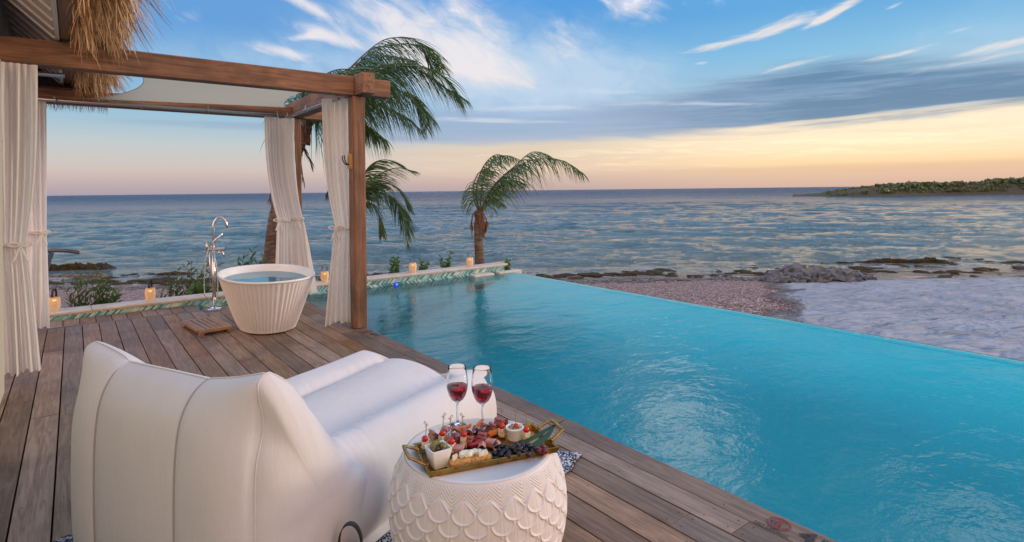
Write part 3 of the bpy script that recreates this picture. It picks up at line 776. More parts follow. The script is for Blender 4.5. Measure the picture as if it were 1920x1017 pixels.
# ------------------------------------------------------------------ curtains
def curtain(label, top, tie, bot, zt, ztie, zb, folds, amp, tie_w, seed, nrm, group='linen curtains on the pergola', bow=True, sway=0):
    """top, tie, bot: pairs of (x,y) edges; nrm: fold direction"""
    rnd = random.Random(seed)
    A0, A1 = map(Vector, top); T0, T1 = map(Vector, tie); B0, B1 = map(Vector, bot); nrm = Vector(nrm).normalized()
    c0 = (B0+B1)/2
    root = empty('curtain', (c0.x, c0.y, zb), label, 'curtain', group)
    ns, nt_ = 150, 70; P = []; ph = rnd.random()*6
    for j in range(nt_+1):
        t = j/nt_; z = zt+(zb-zt)*t; tt = (zt-ztie)/(zt-zb)
        if t < tt:
            k = t/tt; kk = k**2.6; a = A0.lerp(T0, kk); b_ = A1.lerp(T1, kk); am = amp*(1-.75*kk)*(.35+.65*min(1, k*5))
        else:
            k = (t-tt)/(1-tt); kk = k**.75; a = T0.lerp(B0, kk); b_ = T1.lerp(B1, kk); am = amp*(.25+1.15*kk)
        row = []
        for i in range(ns+1):
            s_ = i/ns; w_ = s_+.035*math.sin(s_*9+ph+t*1.5)
            p2 = a.lerp(b_, s_); f = math.sin(2*PI*folds*w_+ph+.5*math.sin(t*3+s_*4)); f = math.copysign(abs(f)**.8, f)
            f += .45*math.sin(2*PI*folds*.43*w_+t*2+ph*2)
            o = am*f
            pinch = 1.0
            wr = .004*mnoise.noise(Vector((s_*9, t*22, seed)))
            hem = (.012*math.sin(s_*11+ph) if j == nt_ else 0)
            row.append((p2.x+nrm.x*(o+wr), p2.y+nrm.y*(o+wr), z+hem+.012*math.sin(s_*7+ph)*max(0, t-.9)*10*.5))
        P.append(row)
    mb = MB(); mb.grid(P); mb.build('fabric', M['curtain'], root)
    # tie band
    m0 = (T0+T1)/2; hw = (T1-T0).length/2+.012; dx = (T1-T0).normalized(); pts = []
    for k in range(28):
        a = 2*PI*k/28; q_ = m0+dx*hw*math.cos(a)+nrm*(amp*.45+.022)*math.sin(a); pts.append((q_.x, q_.y, ztie+.008*math.sin(2*a)))
    mb = MB(); vs = []
    for q_ in pts: vs += [(q_[0], q_[1], q_[2]-.015), (q_[0], q_[1], q_[2]+.015)]
    mb.add(vs, [(2*k, 2*((k+1) % 28), 2*((k+1) % 28)+1, 2*k+1) for k in range(28)]); tb = mb.build('tie_band', M['curtain'], root, solid=.006)
    if bow:
        mb = MB(); bx = m0+dx*hw*(.55 if bow == 1 else -.75)-Vector((0,1))*0-nrm*(-1 if nrm.y > 0 or nrm.x > 0 else 1)*0
        f_ = nrm*(-(amp*.45+.03)) if (nrm.y > .5) else nrm*(-(amp*.45+.03))
        o3 = Vector((bx.x+f_.x, bx.y+f_.y, ztie)); d3 = Vector((dx.x, dx.y, 0))
        for sg in (-1, 1):
            mb.tube(catmull([o3, o3+d3*sg*.035+Vector((0,0,.022)), o3+d3*sg*.075+Vector((0,0,.006)), o3+d3*sg*.035+Vector((0,0,-.012)), o3], 5), .007, 6)
            mb.tube(catmull([o3, o3+d3*sg*.02+Vector((0,0,-.06)), o3+d3*sg*.045+Vector((0,0,-.13))], 5), [.007]*5+[.009]*6, 6)
        mb.build('bow', M['curtain'], tb)
    return root
def xz(px, py, Y): p_ = on_y(px, py, Y); return (p_.x, Y), p_.z
z_tie1 = on_y(28, 460, 5.8)[2]
curtain('cream curtain at the far left edge, nearest the camera, tied with a bow', ((-.50,5.78),(-.215,5.80)), ((-.47,5.80),(-.295,5.80)), ((-.46,5.74),(-.215,5.78)), 2.47, z_tie1, .10, 6, .034, .1, 1, (0,1))
z_tie2 = on_y(68, 437, 7.9)[2]
curtain('cream curtain hanging behind the left one, at the far left corner', ((-.46,7.9),(-.225,7.9)), ((-.44,7.9),(-.235,7.9)), ((-.50,7.86),(-.215,7.9)), 2.46, z_tie2, .04, 5, .03, .1, 2, (0,1))
zt3 = on_y(530, 413, 7.86)[2]
curtain('cream curtain left of the far post, the left one of the pair behind the bathtub', ((xz(497,300,7.86)[0]),(xz(524,300,7.86)[0])), ((xz(519,300,7.84)[0]),(xz(543,300,7.84)[0])), ((xz(512,300,7.8)[0]),(xz(547,300,7.84)[0])), 2.45, zt3, .05, 5, .03, .1, 3, (0,1), bow=2)
curtain('cream curtain right of its pair behind the bathtub, its foot blown towards the pool', ((xz(520,300,7.90)[0]),(xz(553,300,7.74)[0])), ((xz(541,300,7.88)[0]),(xz(567,300,7.78)[0])), ((xz(541,300,7.88)[0]),(xz(590,300,7.72)[0])), 2.44, zt3+.01, .10, 5, .03, .1, 4, (1,.25))
zt4 = on_y(647, 427, 6.0)[2]
curtain('cream curtain gathered beside the front pergola post, its foot stirred by the wind', ((xz(604,300,6.2)[0]),(xz(661,300,5.97)[0])), ((xz(627,300,6.05)[0]),(xz(663,300,5.96)[0])), ((xz(606,300,6.05)[0]),(xz(664,300,5.96)[0])), 2.47, zt4, .05, 6, .036, .1, 5, (.55,.83), bow=2)
# ------------------------------------------------------------------ bathtub
tubc = Vector((1.665, 6.62, 0)); tub = empty('bathtub', tubc, 'white fluted oval bathtub filled with water on the deck', 'bathtub')
TA = R_(-4); ta, tb_ = .468, .80          # half width, half length of the rim
def oval(a, hx, hy, z, c=tubc):
    n_ = 2.25; ca, sa = math.cos(a), math.sin(a)
    x = hx*math.copysign(abs(ca)**(2/n_), ca); y = hy*math.copysign(abs(sa)**(2/n_), sa)
    return (c.x+x*math.cos(TA)-y*math.sin(TA), c.y+x*math.sin(TA)+y*math.cos(TA), z)
N = 600; nfl = 68; P = []
prof = [(.585,.010),(.612,.014),(.620,.03)]+[(.620+.367*(t**.92), .03+.525*t) for t in np.linspace(.04, 1, 16)]
for (k, z) in prof:
    row = []; d = .0 if z < .02 else (1 if z < .54 else 0)
    for i in range(N):
        a = 2*PI*i/N; fl = abs(math.sin(nfl*a/2))**.7; off = -.017*(1-fl)*d
        kx = k+off/ta; ky = k+off/tb_
        row.append(oval(a, ta*kx, tb_*ky*(1 if k > .9 else 1), z))
    P.append(row)
mb = MB(); mb.grid(P, wrap=True); mb.build('shell', M['tub'], tub)
P = []
for (k, z) in [(.987,.556),(.992,.560),(1.0,.565),(1.004,.573),(1.002,.581),(.992,.585),(.978,.584),(.962,.578),(.945,.56),(.895,.50),(.80,.36),(.74,.26),(.60,.235)]:
    P.append([oval(2*PI*i/96, ta*k, tb_*k, z) for i in range(96)])
mb = MB(); mb.grid(P, wrap=True); mb.add(P[-1], [tuple(range(96))]); mb.build('basin', M['porcelain'], tub)
mb = MB(); mb.add([oval(2*PI*i/96, ta*.90, tb_*.90, .505) for i in range(96)], [tuple(range(96))])
tag(mb.build('bath_water', M['tubwater'], smooth=False), 'clear blue water filling the fluted bathtub', 'water')

# ------------------------------------------------------------------ floor standing tap
fp = on_z(402, 583, 0); fx, fy = fp.x, fp.y
tap = empty('bath_tap', fp, 'tall chrome floor-standing tap with hand shower beside the bathtub', 'tap')
tdir = Vector((1, -.35, 0)).normalized()
def T(r, h, s_=0): q = Vector((-tdir.y, tdir.x, 0)); return fp+tdir*r+q*s_+Vector((0,0,h))
mb = MB(); mb.lathe([(.085,0),(.088,.004),(.088,.028),(.080,.036),(.036,.040),(.030,.05)], fp, 40); mb.build('base_plate', M['chrome'], tap, angle=40)
mb = MB(); mb.tube([T(0,.04), T(0,.80)], .022, 20); mb.tube([T(-.045,.30), T(-.045,.80)], .008, 10); mb.build('column', M['chrome'], tap)
mb = MB(); pts = [T(0,.80), T(0,1.04)]+[T(.075-.075*math.cos(a), 1.04+.115*math.sin(a)) for a in np.linspace(.15, PI*.93, 16)]+[T(.152,1.02)]
mb.tube(pts, .0145, 16); mb.build('spout', M['chrome'], tap)
mb = MB(); mb.tube([T(-.06,.76), T(.10,.76)], .022, 18); mb.tube([T(.10,.76), T(.125,.76)], .027, 18); h_ = mb.build('mixer_body', M['chrome'], tap, angle=40)
mb = MB(); mb.tube([T(.10,.735,.0), T(.115,.66,.012)], [.009,.007], 10); mb.build('lever', M['chrome'], h_)
mb = MB(); mb.tube([T(.06,.735), T(.06,.70)], .012, 12); mb.build('diverter', M['chrome'], h_)
mb = MB(); mb.tube([T(-.05,.80,-.02), T(.10,.955,-.04)], [.010,.0135], 14); hs = mb.build('hand_shower', M['chrome'], tap)
mb = MB(); mb.tube([T(-.075,.73), T(-.075,.86)], .011, 12); mb.tube([T(-.075,.80), T(-.02,.80)], .012, 12); mb.build('shower_holder', M['chrome'], tap)
mb = MB(); mb.tube(catmull([T(-.05,.80,-.02), T(-.085,.62,-.03), T(-.105,.35,-.03), T(-.09,.20,-.04), T(-.01,.135,-.05), T(.04,.20,-.03), T(.035,.5,-.01), T(.0,.74,0)], 8), .006, 8); mb.build('hose', M['steel'], tap)

# ------------------------------------------------------------------ teak foot mat
c4 = [on_z(*q, .05) for q in ((343,602),(392,594),(432,611),(383,627))]
mc_ = sum(c4, Vector())/4; bm_ = empty('bath_step', (mc_.x, mc_.y, 0), 'small slatted teak step lying on the deck by the tap', 'bath mat')
e1 = ((c4[1]-c4[0])+(c4[2]-c4[3]))/4; e2 = ((c4[3]-c4[0])+(c4[2]-c4[1]))/4
e2 = e2.normalized(); e1 = (e1-e2*e1.dot(e2)).normalized()*.155; e2 = e2*.34
cz = Vector((mc_.x, mc_.y, .045)); u1, u2 = e1.normalized(), e2.normalized(); zh = Vector((0,0,.010))
mb = MB()
for sg in (-1, 1):
    mb.obox(cz+e2*sg*.92, e1, u2*.026, zh*1.3)
    mb.obox(cz+e1*sg*.92, u1*.024, e2*.835, zh*1.3)
mb.build('frame', M['teak'], bm_, smooth=False)
for k in range(5):
    mb = MB(); mb.obox(cz-e1*.66+e1*1.32*k/4, e2*.84, u1*.0185, zh); mb.build('slat', M['teak'], bm_, smooth=False)
for sg in (-1, 1):
    for s2 in (-1, 1):
        mb = MB(); mb.obox(Vector((mc_.x, mc_.y, .0165))+e1*sg*.85+e2*s2*.85, u1*.02, u2*.03, Vector((0,0,.0165))); mb.build('foot', M['teak'], bm_, smooth=False)

# ------------------------------------------------------------------ lanterns
def lantern(loc, label, group, rz):
    L = Vector(loc); t = empty('lantern', L, label, 'lantern', group)
    n = 8; mb = MB(); prof = [(.046,0),(.058,.035),(.066,.09),(.062,.135),(.052,.165)]
    for k in range(n):        # eight curved bamboo panels with slim gaps
        P = []
        for (r, z) in prof:
            a0 = 2*PI*(k+.03)/n+rz; a1 = 2*PI*(k+.97)/n+rz
            P.append([(L.x+r*math.cos(a), L.y+r*math.sin(a), L.z+z) for a in (a0, a1)])
        mb.grid(P)
    mb.build('shade', M['lantern'], t, smooth=False, solid=.003)
    mb = MB(); mb.lathe([(0,.002),(.046,.002),(.046,.008),(0,.008)], L, 8); mb.build('base', M['cleat'], t, smooth=False)
    mb = MB(); mb.lathe([(.040,.158),(.052,.158),(.052,.166),(.040,.166)], L, 8); mb.build('rim', M['cleat'], t, smooth=False)
    mb = MB(); mb.lathe([(0,.10),(.022,.102),(.026,.118),(.018,.135),(0,.14)], L, 12); mb.build('candle_light', M['flame'], t)
    # little glowing window below the rim
    q = L; mb = MB(); d = -Vector((L.x, L.y, 0)).normalized(); s_ = Vector((-d.y, d.x, 0)); o = q+d*.068+Vector((0,0,.132))
    mb.obox(o, s_*.018, d*.002, Vector((0,0,.007))); mb.build('glow_slot', M['flame'], t, smooth=False)
    mb = MB(); vs = []; m_ = 20
    hd = Vector((math.cos(rz), math.sin(rz), 0)); wdv = Vector((-hd.y, hd.x, 0))*.012
    for k in range(m_+1):
        a = PI*k/m_; c_ = L+hd*.042*math.cos(a)*(1+.12*math.sin(a))+Vector((0,0,.16+.105*math.sin(a)**.8 if math.sin(a) > 0 else .16)); vs += [c_-wdv, c_+wdv]
    mb.add(vs, [(2*k, 2*k+1, 2*k+3, 2*k+2) for k in range(m_)]); mb.build('strap_handle', M['leather'], t, solid=.003)
    return t
va = PI/2-YAW     # direction of view in the ground plane
lg = 'bamboo lanterns along the pool wall'
for (px, py, lab, hr) in ((102,587,'leftmost bamboo lantern on the coping, beside the left curtains', va),
                          (282,568,'bamboo lantern on the coping between the two leafy shrubs at the left', va),
                          (609,527,'bamboo lantern on the coping between the bathtub and the post curtain', va-PI/2),
                          (774,507,'bamboo lantern on the coping just right of the front post', va-PI/2),
                          (881,499,'bamboo lantern on the coping beside the lone palm trunk', va-PI/2)):
    p_ = on_z(px, py, .092); p_.y = 8.62; d = ray(px, py); p_.x = d.x/d.y*8.62
    lantern(p_, lab, lg, hr+(.2 if hr == va else 0))
lantern((.775, 1.985, .0), 'lantern with black strap handle on the deck between lounger and side table', 'lantern by the lounger', va-PI/2)

# ------------------------------------------------------------------ handrail beyond the wall at the far left
hp = on_y(118, 471, 8.95); hr_ = empty('handrail', (hp.x, 8.95, -.5), 'dark metal handrail of the beach steps behind the left curtain', 'handrail')
mb = MB(); mb.tube(catmull([on_y(40, 474, 9.0), on_y(95, 470, 8.95), on_y(125, 470.5, 8.92), on_y(149, 474, 8.9)], 8), .024, 14); mb.build('rail', M['darksteel'], hr_)
mb = MB(); a = on_y(97, 474, 8.95); b_ = on_y(78, 530, 8.95); mb.tube([a, a+(b_-a)*3.2], .026, 14); mb.build('leg', M['darksteel'], hr_)

# ------------------------------------------------------------------ rug
m = M['rug'] = mat('speckled_rug', (.3,.35,.4), .95); p = pn(m)
vz = Ex.nt.nodes.new('ShaderNodeTexVoronoi'); link(wcoords(), vz.inputs[0]); vz.inputs['Scale'].default_value = 150
sv = Ex.nt.nodes.new('ShaderNodeSeparateColor'); link(vz.outputs['Color'], sv.inputs[0])
k_ = Ex(sv.outputs[0])*.6+noise_(wcoords(), 40, 3, .6)*.8
link(ramp(k_, [(0,(20,28,44)), (.60,(40,58,92)), (.68,(110,132,160)), (.82,(206,206,204))], interp='CONSTANT'), p.inputs['Base Color'])
bump(m, noise_(wcoords(), 220, 3, .6), .6, .006)
RC = Vector((2.185, 2.245, 0)); ru = Vector((-.895, -.445, 0)); rv = Vector((-.55, .835, 0))
RB = Vector((.02, 3.13, 0))      # far back corner lies left of the lounger
def rugp(s_, t):
    q = RC+ru*(2.75*s_); e = RC+rv*(1.02)
    f_ = q+(rv*1.35 + (Vector((.0,0,0))))*t
    return f_
mb = MB(); rim = []
P = [[None]*61 for _ in range(31)]
c0, c1 = Vector((2.185,2.245)), Vector((-.25,1.05)); c3, c2 = Vector((1.15,3.52)), Vector((-.60,2.85))
for i in range(31):
    for j in range(61):
        t, s_ = i/30, j/60; q = (c0.lerp(c1, s_)).lerp(c3.lerp(c2, s_), t)
        q += Vector((.006*math.sin(j*1.9), .006*math.sin(j*1.3+i)))*(1 if i in (0, 30) or j in (0, 60) else 0)
        P[i][j] = (q.x, q.y, .009+.002*mnoise.noise(Vector((q.x*6, q.y*6, 0))))
mb.grid(P)
tag(mb.build('rug', M['rug'], solid=.006), 'dark blue and white speckled woven rug under the lounger and side table', 'rug')

# ------------------------------------------------------------------ lounger
LO = Vector((.05, 2.90, 0)); LU = Vector((.898, .440, 0)); LV = Vector((.440, -.898, 0))
def LP(u, v, z): return LO+LU*u+LV*v+Vector((0,0,z))
lng = empty('lounger', LP(.8,.5,0), 'large white inflated fabric lounger facing the pool', 'lounger')
# backrest: closed side profile swept across, with lobes
def lobes(v, cuts=(0,.24,.71,1.0)):
    for a, b_ in zip(cuts[:-1], cuts[1:]):
        if v <= b_+1e-9:
            t = (v-a)/(b_-a); return (max(0, 4*t*(1-t)))**.5
    return 0
def back_prof(v):
    lb = lobes(v); ear = abs(2*v-1)
    zr = .785+.065*ear**3+.010*lb - .0*v
    if v < .24: zr = .80+.045*(1-v/.24)**1.0+.012*lb
    big = (max(0, 1-(2*v-1)**6))**.6
    bu = -.035-.075*big-.018*lb*1.0          # outward bulge of the back
    pts = [(.02, .015), (-.02+bu*.6, .03), (bu, .14), (bu-.004, .35), (bu+.002, .55), (bu+.022+.01*(1-big), .68), (-.012+.3*bu, zr-.035), (.012, zr), (.045, zr-.012-.0*ear),
           (.115, zr-.070), (.20, .665), (.30, .53), (.40, .405), (.50, .31), (.46, .12), (.40, .015)]
    return pts
def smooth_loop(pts, n):
    out = []; L = len(pts)
    for i in range(L):
        a, b_, c_, d = (Vector(pts[(i+k-1) % L]) for k in range(4))
        for k in range(n):
            t = k/n; out.append(.5*((2*b_)+(c_-a)*t+(2*a-5*b_+4*c_-d)*t*t+(3*b_-a-3*c_+d)*t**3))
    return out
def ringpts(v, shrink=1.0, vo=0.0):
    lp = smooth_loop(back_prof(min(1, max(0, v))), 7); c_ = Vector((.19, .36)); out = []
    for q in lp:
        q = c_+(q-c_)*shrink; wr = .0
        out.append((q.x, v+vo, max(.008, q.y)))
    return out
nl = 16*7; rows = []
W_ = 1.0
def wrinkle(p_, s_=1): return .004*s_*mnoise.noise(Vector((p_[0]*4, p_[1]*22, p_[2]*5)))
caps = [(q_, .078*(1-q_**3.2)**.75) for q_ in (.02,.15,.3,.45,.58,.70,.80,.87,.93,.97,.99)]
for sh, vo in caps: rows.append(ringpts(0, sh, -vo*.9))
for v in np.linspace(0, 1, 110): rows.append(ringpts(v))
for sh, vo in reversed(caps): rows.append(ringpts(1, sh, vo))
P = []
for r in rows:
    row = []
    for (u, v, z) in r:
        sidef = max(0, v-1)/.075
        w1 = .003*mnoise.noise(Vector((u*5, v*5, z*26)))*(1 if sidef > 0 else max(0, (v-.93)/.07) if v > .93 else 0)
        q = LP(u, v*W_+w1, z); row.append(q)
    P.append(row)
mb = MB(); mb.grid(P, wrap=True); mb.add([P[0][k] for k in range(nl)], [tuple(range(nl))]); mb.add([P[-1][k] for k in range(nl)], [tuple(reversed(range(nl)))])
br = mb.build('backrest', M['lounge'], lng)
# piping along the seams
for v in (.24, .71):
    lp = smooth_loop(back_prof(v), 7); seam = [LP(q.x-.004, v, max(.01, q.y)+.000) for q in lp[5:7*7+5]]
    mb = MB(); mb.tube(seam, .0042, 6); mb.build('piping', M['piping'], br)
rp_pts = []
for v in np.linspace(.01, .99, 60):
    bp_ = back_prof(v)[7]; rp_pts.append(LP(bp_[0], v, bp_[1]+.002))
mb = MB(); mb.tube(rp_pts, .0026, 6); mb.build('piping', M['lounge'], br)
for v in (1.0, 0.0):
    lp = smooth_loop(back_prof(v), 7); seam = [LP(q.x, v+(.002 if v else -.002), max(.01, q.y)) for q in lp[5:7*10]]
    mb = MB(); mb.tube(seam, .0032, 6); mb.build('piping', M['lounge'], br)
# seat: cross-section swept forward
def seat_prof(u):
    f = (u-.30)/1.29; zf = 1-.06*f
    end = 1.0 if f < .95 else math.sqrt(max(0, 1-((f-.95)/.05)**2))*.10+.90
    zl, zc, zr2 = .428, .392-.02*(1-f), .452-.045*f
    if f < .25: zc -= .03*(1-f/.25); 
    b = .035
    pts = [(.05,.015),(-.02,.06),(-b,.20),(-.015,.34),(.06,zl-.006),(.12,zl),(.19,zl-.016),(.238,zl-.052),(.25,zc-.040),(.262,zc-.010),(.30,zc+.012),(.39,zc+.020),(.50,zc+.008),(.60,zc-.018),(.68,zc-.052),(.721,zc-.080),(.733,zc-.098),(.745,zc-.070),(.79,zr2-.034),(.865,zr2-.001),(.93,zr2-.004),(1.0,zr2-.06),(1.04,.27),(1.045,.15),(1.01,.05),(.95,.015)]
    return [(.5+(a-.5)*(1-(1-end)*.35), z*(end if z > .05 else 1)) for a, z in pts]
us = list(np.linspace(.30, 1.49, 230))+[1.505,1.52,1.53,1.54,1.546]
P = []
for u in us:
    lp = smooth_loop(seat_prof(u), 6); row = []
    for q in lp:
        vv, z = q.x, max(.008, q.y)
        near_r = math.exp(-((vv-.735)/.075)**2)*(1+1.2*max(0, 1-u)) + math.exp(-((vv-.25)/.05)**2)*.5
        wz = .013*near_r*mnoise.noise(Vector((u*24+vv*5, vv*3.5, 1)))+.004*near_r*mnoise.noise(Vector((u*60+vv*9, vv*5, 2)))+.005*mnoise.noise(Vector((u*3, vv*3, 4)))
        if vv > .78 and u < .75: wz += .008*mnoise.noise(Vector((u*30, vv*4, 7)))*(1-(u-.3)/.45)
        row.append(LP(u, vv, max(.008, z+(wz if z > .2 else 0))))
    P.append(row)
lastr = P[-1]; cen = sum((Vector(q) for q in lastr), Vector())/len(lastr)
for (sh, du) in ((.98,.008),(.94,.018),(.86,.028),(.7,.038),(.4,.045),(.02,.048)):
    P.append([Vector((cen+(Vector(q)-cen)*sh)+LU*du) for q in lastr])
for r in P[-6:]:
    for k, q in enumerate(r): r[k] = Vector((q.x, q.y, max(.008, q.z)))
mb = MB(); mb.grid(P, wrap=True); st_ = mb.build('seat', M['lounge'], lng)
for tv, kk_ in ((.25, 0), (.733, 1)):
    pts = []
    for i in range(0, 228, 3):
        row = P[i]; best = min((q for q in row if q.z > .2), key=lambda q: abs((q-LO).dot(LV)-tv)); pts.append(best+Vector((0,0,.001)))
    mb = MB(); mb.tube(pts, .0035, 6); mb.build('piping', M['piping'], st_)

# ------------------------------------------------------------------ carved side table
TC = Vector((1.205, 1.80, 0)); TH = .48
stl = empty('side_table', TC, 'white carved drum side table with feather scale relief', 'side table')
zs = np.array([0,.02,.06,.12,.20,.28,.34,.39,.43,.455,.470,.478,.480]); rr_ = np.array([.235,.248,.268,.295,.318,.327,.324,.314,.302,.292,.283,.276,.270])
NT, NZ = 1000, 300
zz_ = np.linspace(0, .480, NZ); r0 = np.interp(zz_, zs, rr_)
kern = np.hanning(25); kern /= kern.sum(); r0 = np.convolve(np.pad(r0, 12, mode='edge'), kern, 'valid')
th_ = np.linspace(0, 2*PI, NT, endpoint=False)
TT, ZZ = np.meshgrid(th_, zz_)
NS = 23; rowh = .038; ztop = .436
Hh = np.zeros_like(TT); done = np.zeros_like(TT, bool)
sw = 2*PI/NS
for row in range(0, 12):
    cy_ = ztop-.9*rowh-row*rowh; ph = 0 if row % 2 == 0 else .5
    xx = ((TT/sw+ph) % 1)-.5; yy = (ZZ-cy_)/rowh            # unit cell; scale body centred at yy=0
    hw = np.where(yy < 0, np.sqrt(np.clip(1-(yy/.92)**2, 0, 1))*.5, .5*np.clip(1-(yy/.95), 0, 1)**.7)
    inside = (np.abs(xx) < hw) & (~done) & (yy > -.92) & (yy < .95)
    edge = np.where(yy < 0, .5*(1-np.sqrt((xx/.5)**2+(yy/.92)**2)), hw-np.abs(xx))
    U = np.exp(-((edge-.06)/.045)**2)*.0065*np.where(yy < .35, 1, np.clip(1-(yy-.35)*1.6, .25, 1))
    body = .0010+.0026*np.clip(1-np.abs(xx)*2.4, 0, 1)*np.clip(edge*6, 0, 1)
    rib = -.0012*np.exp(-((xx)/.03)**2)*(yy < .9)
    Hh = np.where(inside, np.maximum(U, 0)+body+rib+.0004, Hh); done |= inside
# zigzag grooves on the shoulder
zm = (ZZ > ztop-.06) & (~done)
tri = np.abs(((TT/sw+.5) % 1)-.5)*2
gz_ = (ZZ-tri*.036)/.0105
g_ = np.abs((gz_ % 1)-.5)
groove = -.0036*np.exp(-((g_-.0)/.16)**2)*np.clip((.474-ZZ)/.008, 0, 1)*np.clip((ZZ-.33)/.02, 0, 1)
Hh = np.where(zm, groove, Hh)
rng = np.random.RandomState(2); Hh = Hh+rng.normal(0, .00012, Hh.shape)
RRm = r0[:, None]+Hh
Vx = TC.x+RRm*np.cos(TT); Vy = TC.y+RRm*np.sin(TT)
vs = np.stack([Vx, Vy, ZZ], -1).reshape(-1, 3)
ii = np.arange(NZ-1)[:, None]*NT+np.arange(NT)[None]; jj = np.arange(NZ-1)[:, None]*NT+(np.arange(NT)[None]+1) % NT
fs = np.stack([ii, jj, jj+NT, ii+NT], -1).reshape(-1, 4)
mb = MB(); mb.v = vs.tolist(); mb.f = [tuple(f) for f in fs.tolist()]; mb.mi = [0]*len(mb.f)
M['table'] = mat('carved_white_resin', (.74,.70,.66), .6)
p = pn(M['table']); bump(M['table'], noise_(wcoords(), 90, 4, .7), .25, .003)
mb.build('carved_body', M['table'], stl)
rt_ = float(RRm[-1].mean()); mb = MB(); mb.lathe([(rt_-.0005,.4795),(rt_-.004,.4815),(rt_-.018,.4825),(rt_-.019,.4805),(.001,.4802)], TC, 96); mb.build('table_top', M['table'], stl)
TZ = .481

# ------------------------------------------------------------------ glasses
M['glass'] = mat('clear_glass', (1,1,1), .0, Transmission_Weight=1.0, IOR=1.45)
M['wine'] = mat('red_wine', (.42,.012,.030), .0, Transmission_Weight=1.0, IOR=1.34)
def wine_glass(px, py, label, zfill):
    c_ = on_z(px, py, TZ); g_ = empty('wine_glass', c_, label, 'wine glass', 'wine glasses on the side table')
    outer = [(.0005,.001),(.036,.001),(.0375,.0025),(.035,.004),(.018,.0065),(.007,.011),(.0045,.02),(.0038,.05),(.0038,.085),(.006,.096),(.014,.103),(.026,.113),(.036,.130),(.0425,.152),(.0445,.172),(.0435,.195),(.0405,.220),(.0368,.246),(.0362,.2475)]
    inner = [(.0356,.246),(.0393,.220),(.0423,.195),(.0433,.172),(.0413,.152),(.0348,.131),(.025,.1150),(.013,.1055),(.0005,.1035)]
    mb = MB(); mb.lathe(outer+inner, c_, 48); mb.build('glass', M['glass'], g_)
    inn = list(reversed(inner)); zf = zfill; prof = [(max(.0005, r-.0004), z+.0004) for r, z in inn if z < zf-.002]
    rf = float(np.interp(zf, [z for r, z in inn], [r for r, z in inn]))-.0004
    prof += [(rf, zf), (rf*.5, zf-.0003), (.0005, zf-.0004)]
    mb = MB(); mb.lathe(prof, c_, 48); mb.build('wine', M['wine'], g_)
wine_glass(858, 799, 'left one of the two glasses of red wine on the side table', .168)
wine_glass(905, 803, 'right one of the two glasses of red wine on the side table', .168)

# ------------------------------------------------------------------ serving tray
M['brass'] = mat('antique_brass', (.42,.25,.06), .33, 1)
p = pn(M['brass']); link(mixc(sm(noise_(wcoords(), 30, 5, .7), .4, .7), (.46,.28,.075,1), (.25,.14,.035,1)), p.inputs['Base Color'])
TRc = Vector((1.207, 1.752, TZ)); ax = Vector((.962,-.272,0)).normalized(); ay = Vector((-ax.y, ax.x, 0))
def TR(a, b, z=0): return TRc+ax*a+ay*b+Vector((0,0,z))
tray = empty('serving_tray', TRc, 'long brass serving tray with two looped handles on the white table', 'tray')
mb = MB(); hl, hw = .236, .112; P = []
prof = [(0,.003,1),(1,.003,.975),(1,.020,1.0),(1,.0235,1.03),(1,.0225,1.045),(1,.0005,1.01),(0,.0005,1)]
rings = []
for (f, z, k) in prof:
    if f == 0: continue
    rings.append([TR(sx*hl*k, sy*(hw*k+(k-1)*.1), z) for sx, sy in ((-1,-1),(1,-1),(1,1),(-1,1))])
mb.grid(rings, wrap=True); n0 = len(mb.v); mb.f.append((0,1,2,3)); mb.mi.append(0); mb.f.append((n0-1,n0-2,n0-3,n0-4)); mb.mi.append(0)
mb.build('dish', M['brass'], tray, smooth=False)
for sg in (-1, 1):
    mb = MB(); e = hl*1.03; pts = [TR(sg*(e-.004), -.062, .022), TR(sg*(e+.014), -.060, .032), TR(sg*(e+.042), -.052, .046), TR(sg*(e+.052), -.042, .050), TR(sg*(e+.052), .042, .050), TR(sg*(e+.042), .052, .046), TR(sg*(e+.014), .060, .032), TR(sg*(e-.004), .062, .022)]
    mb.tube(catmull(pts, 4), .0052, 8, sx=1.5); mb.build('handle', M['brass'], tray)
BZ = .0035   # tray floor height
def tr(px, py, z=.0): # pixel of the photograph -> tray coordinates on the tray floor
    p_ = on_z(px, py, TZ+BZ+z); d = p_-TRc; return (d.dot(ax), d.dot(ay))
# food materials
def fm(name, c1, c2, rough, sc, bs=.3, bd=.002, **kw):
    m = mat(name, c1, rough, **kw); p = pn(m); n = noise_(wcoords(), sc, 5, .65)
    link(mixc(sm(n, .38, .62), tuple(c1)+(1,), tuple(c2)+(1,)), p.inputs['Base Color']); bump(m, n, bs, bd); return m
M['salami'] = fm('salami', (.30,.045,.040), (.48,.19,.17), .35, 260)
M['ham'] = fm('cured_ham', (.55,.17,.13), (.66,.38,.30), .35, 70)
M['bread'] = fm('toasted_bread', (.62,.36,.12), (.40,.17,.045), .8, 90, .6, .004)
M['crumb'] = fm('bread_crumb', (.72,.55,.30), (.60,.40,.18), .85, 160, .6, .003)
M['cheese'] = fm('soft_cheese', (.80,.74,.55), (.74,.64,.42), .55, 90)
M['blue'] = mat('blue_cheese', (.8,.76,.62), .6); p = pn(M['blue']); link(mixc(sm(noise_(wcoords(), 70, 4, .7, 1), .60, .66), (.80,.75,.58,1), (.16,.22,.17,1)), p.inputs['Base Color'])
M['tomato'] = mat('tomato', (.55,.018,.012), .12); M['orange'] = fm('orange_fruit', (.80,.24,.03), (.72,.16,.02), .35, 40)
M['redfruit'] = fm('red_fruit', (.42,.012,.03), (.28,.01,.02), .2, 40)
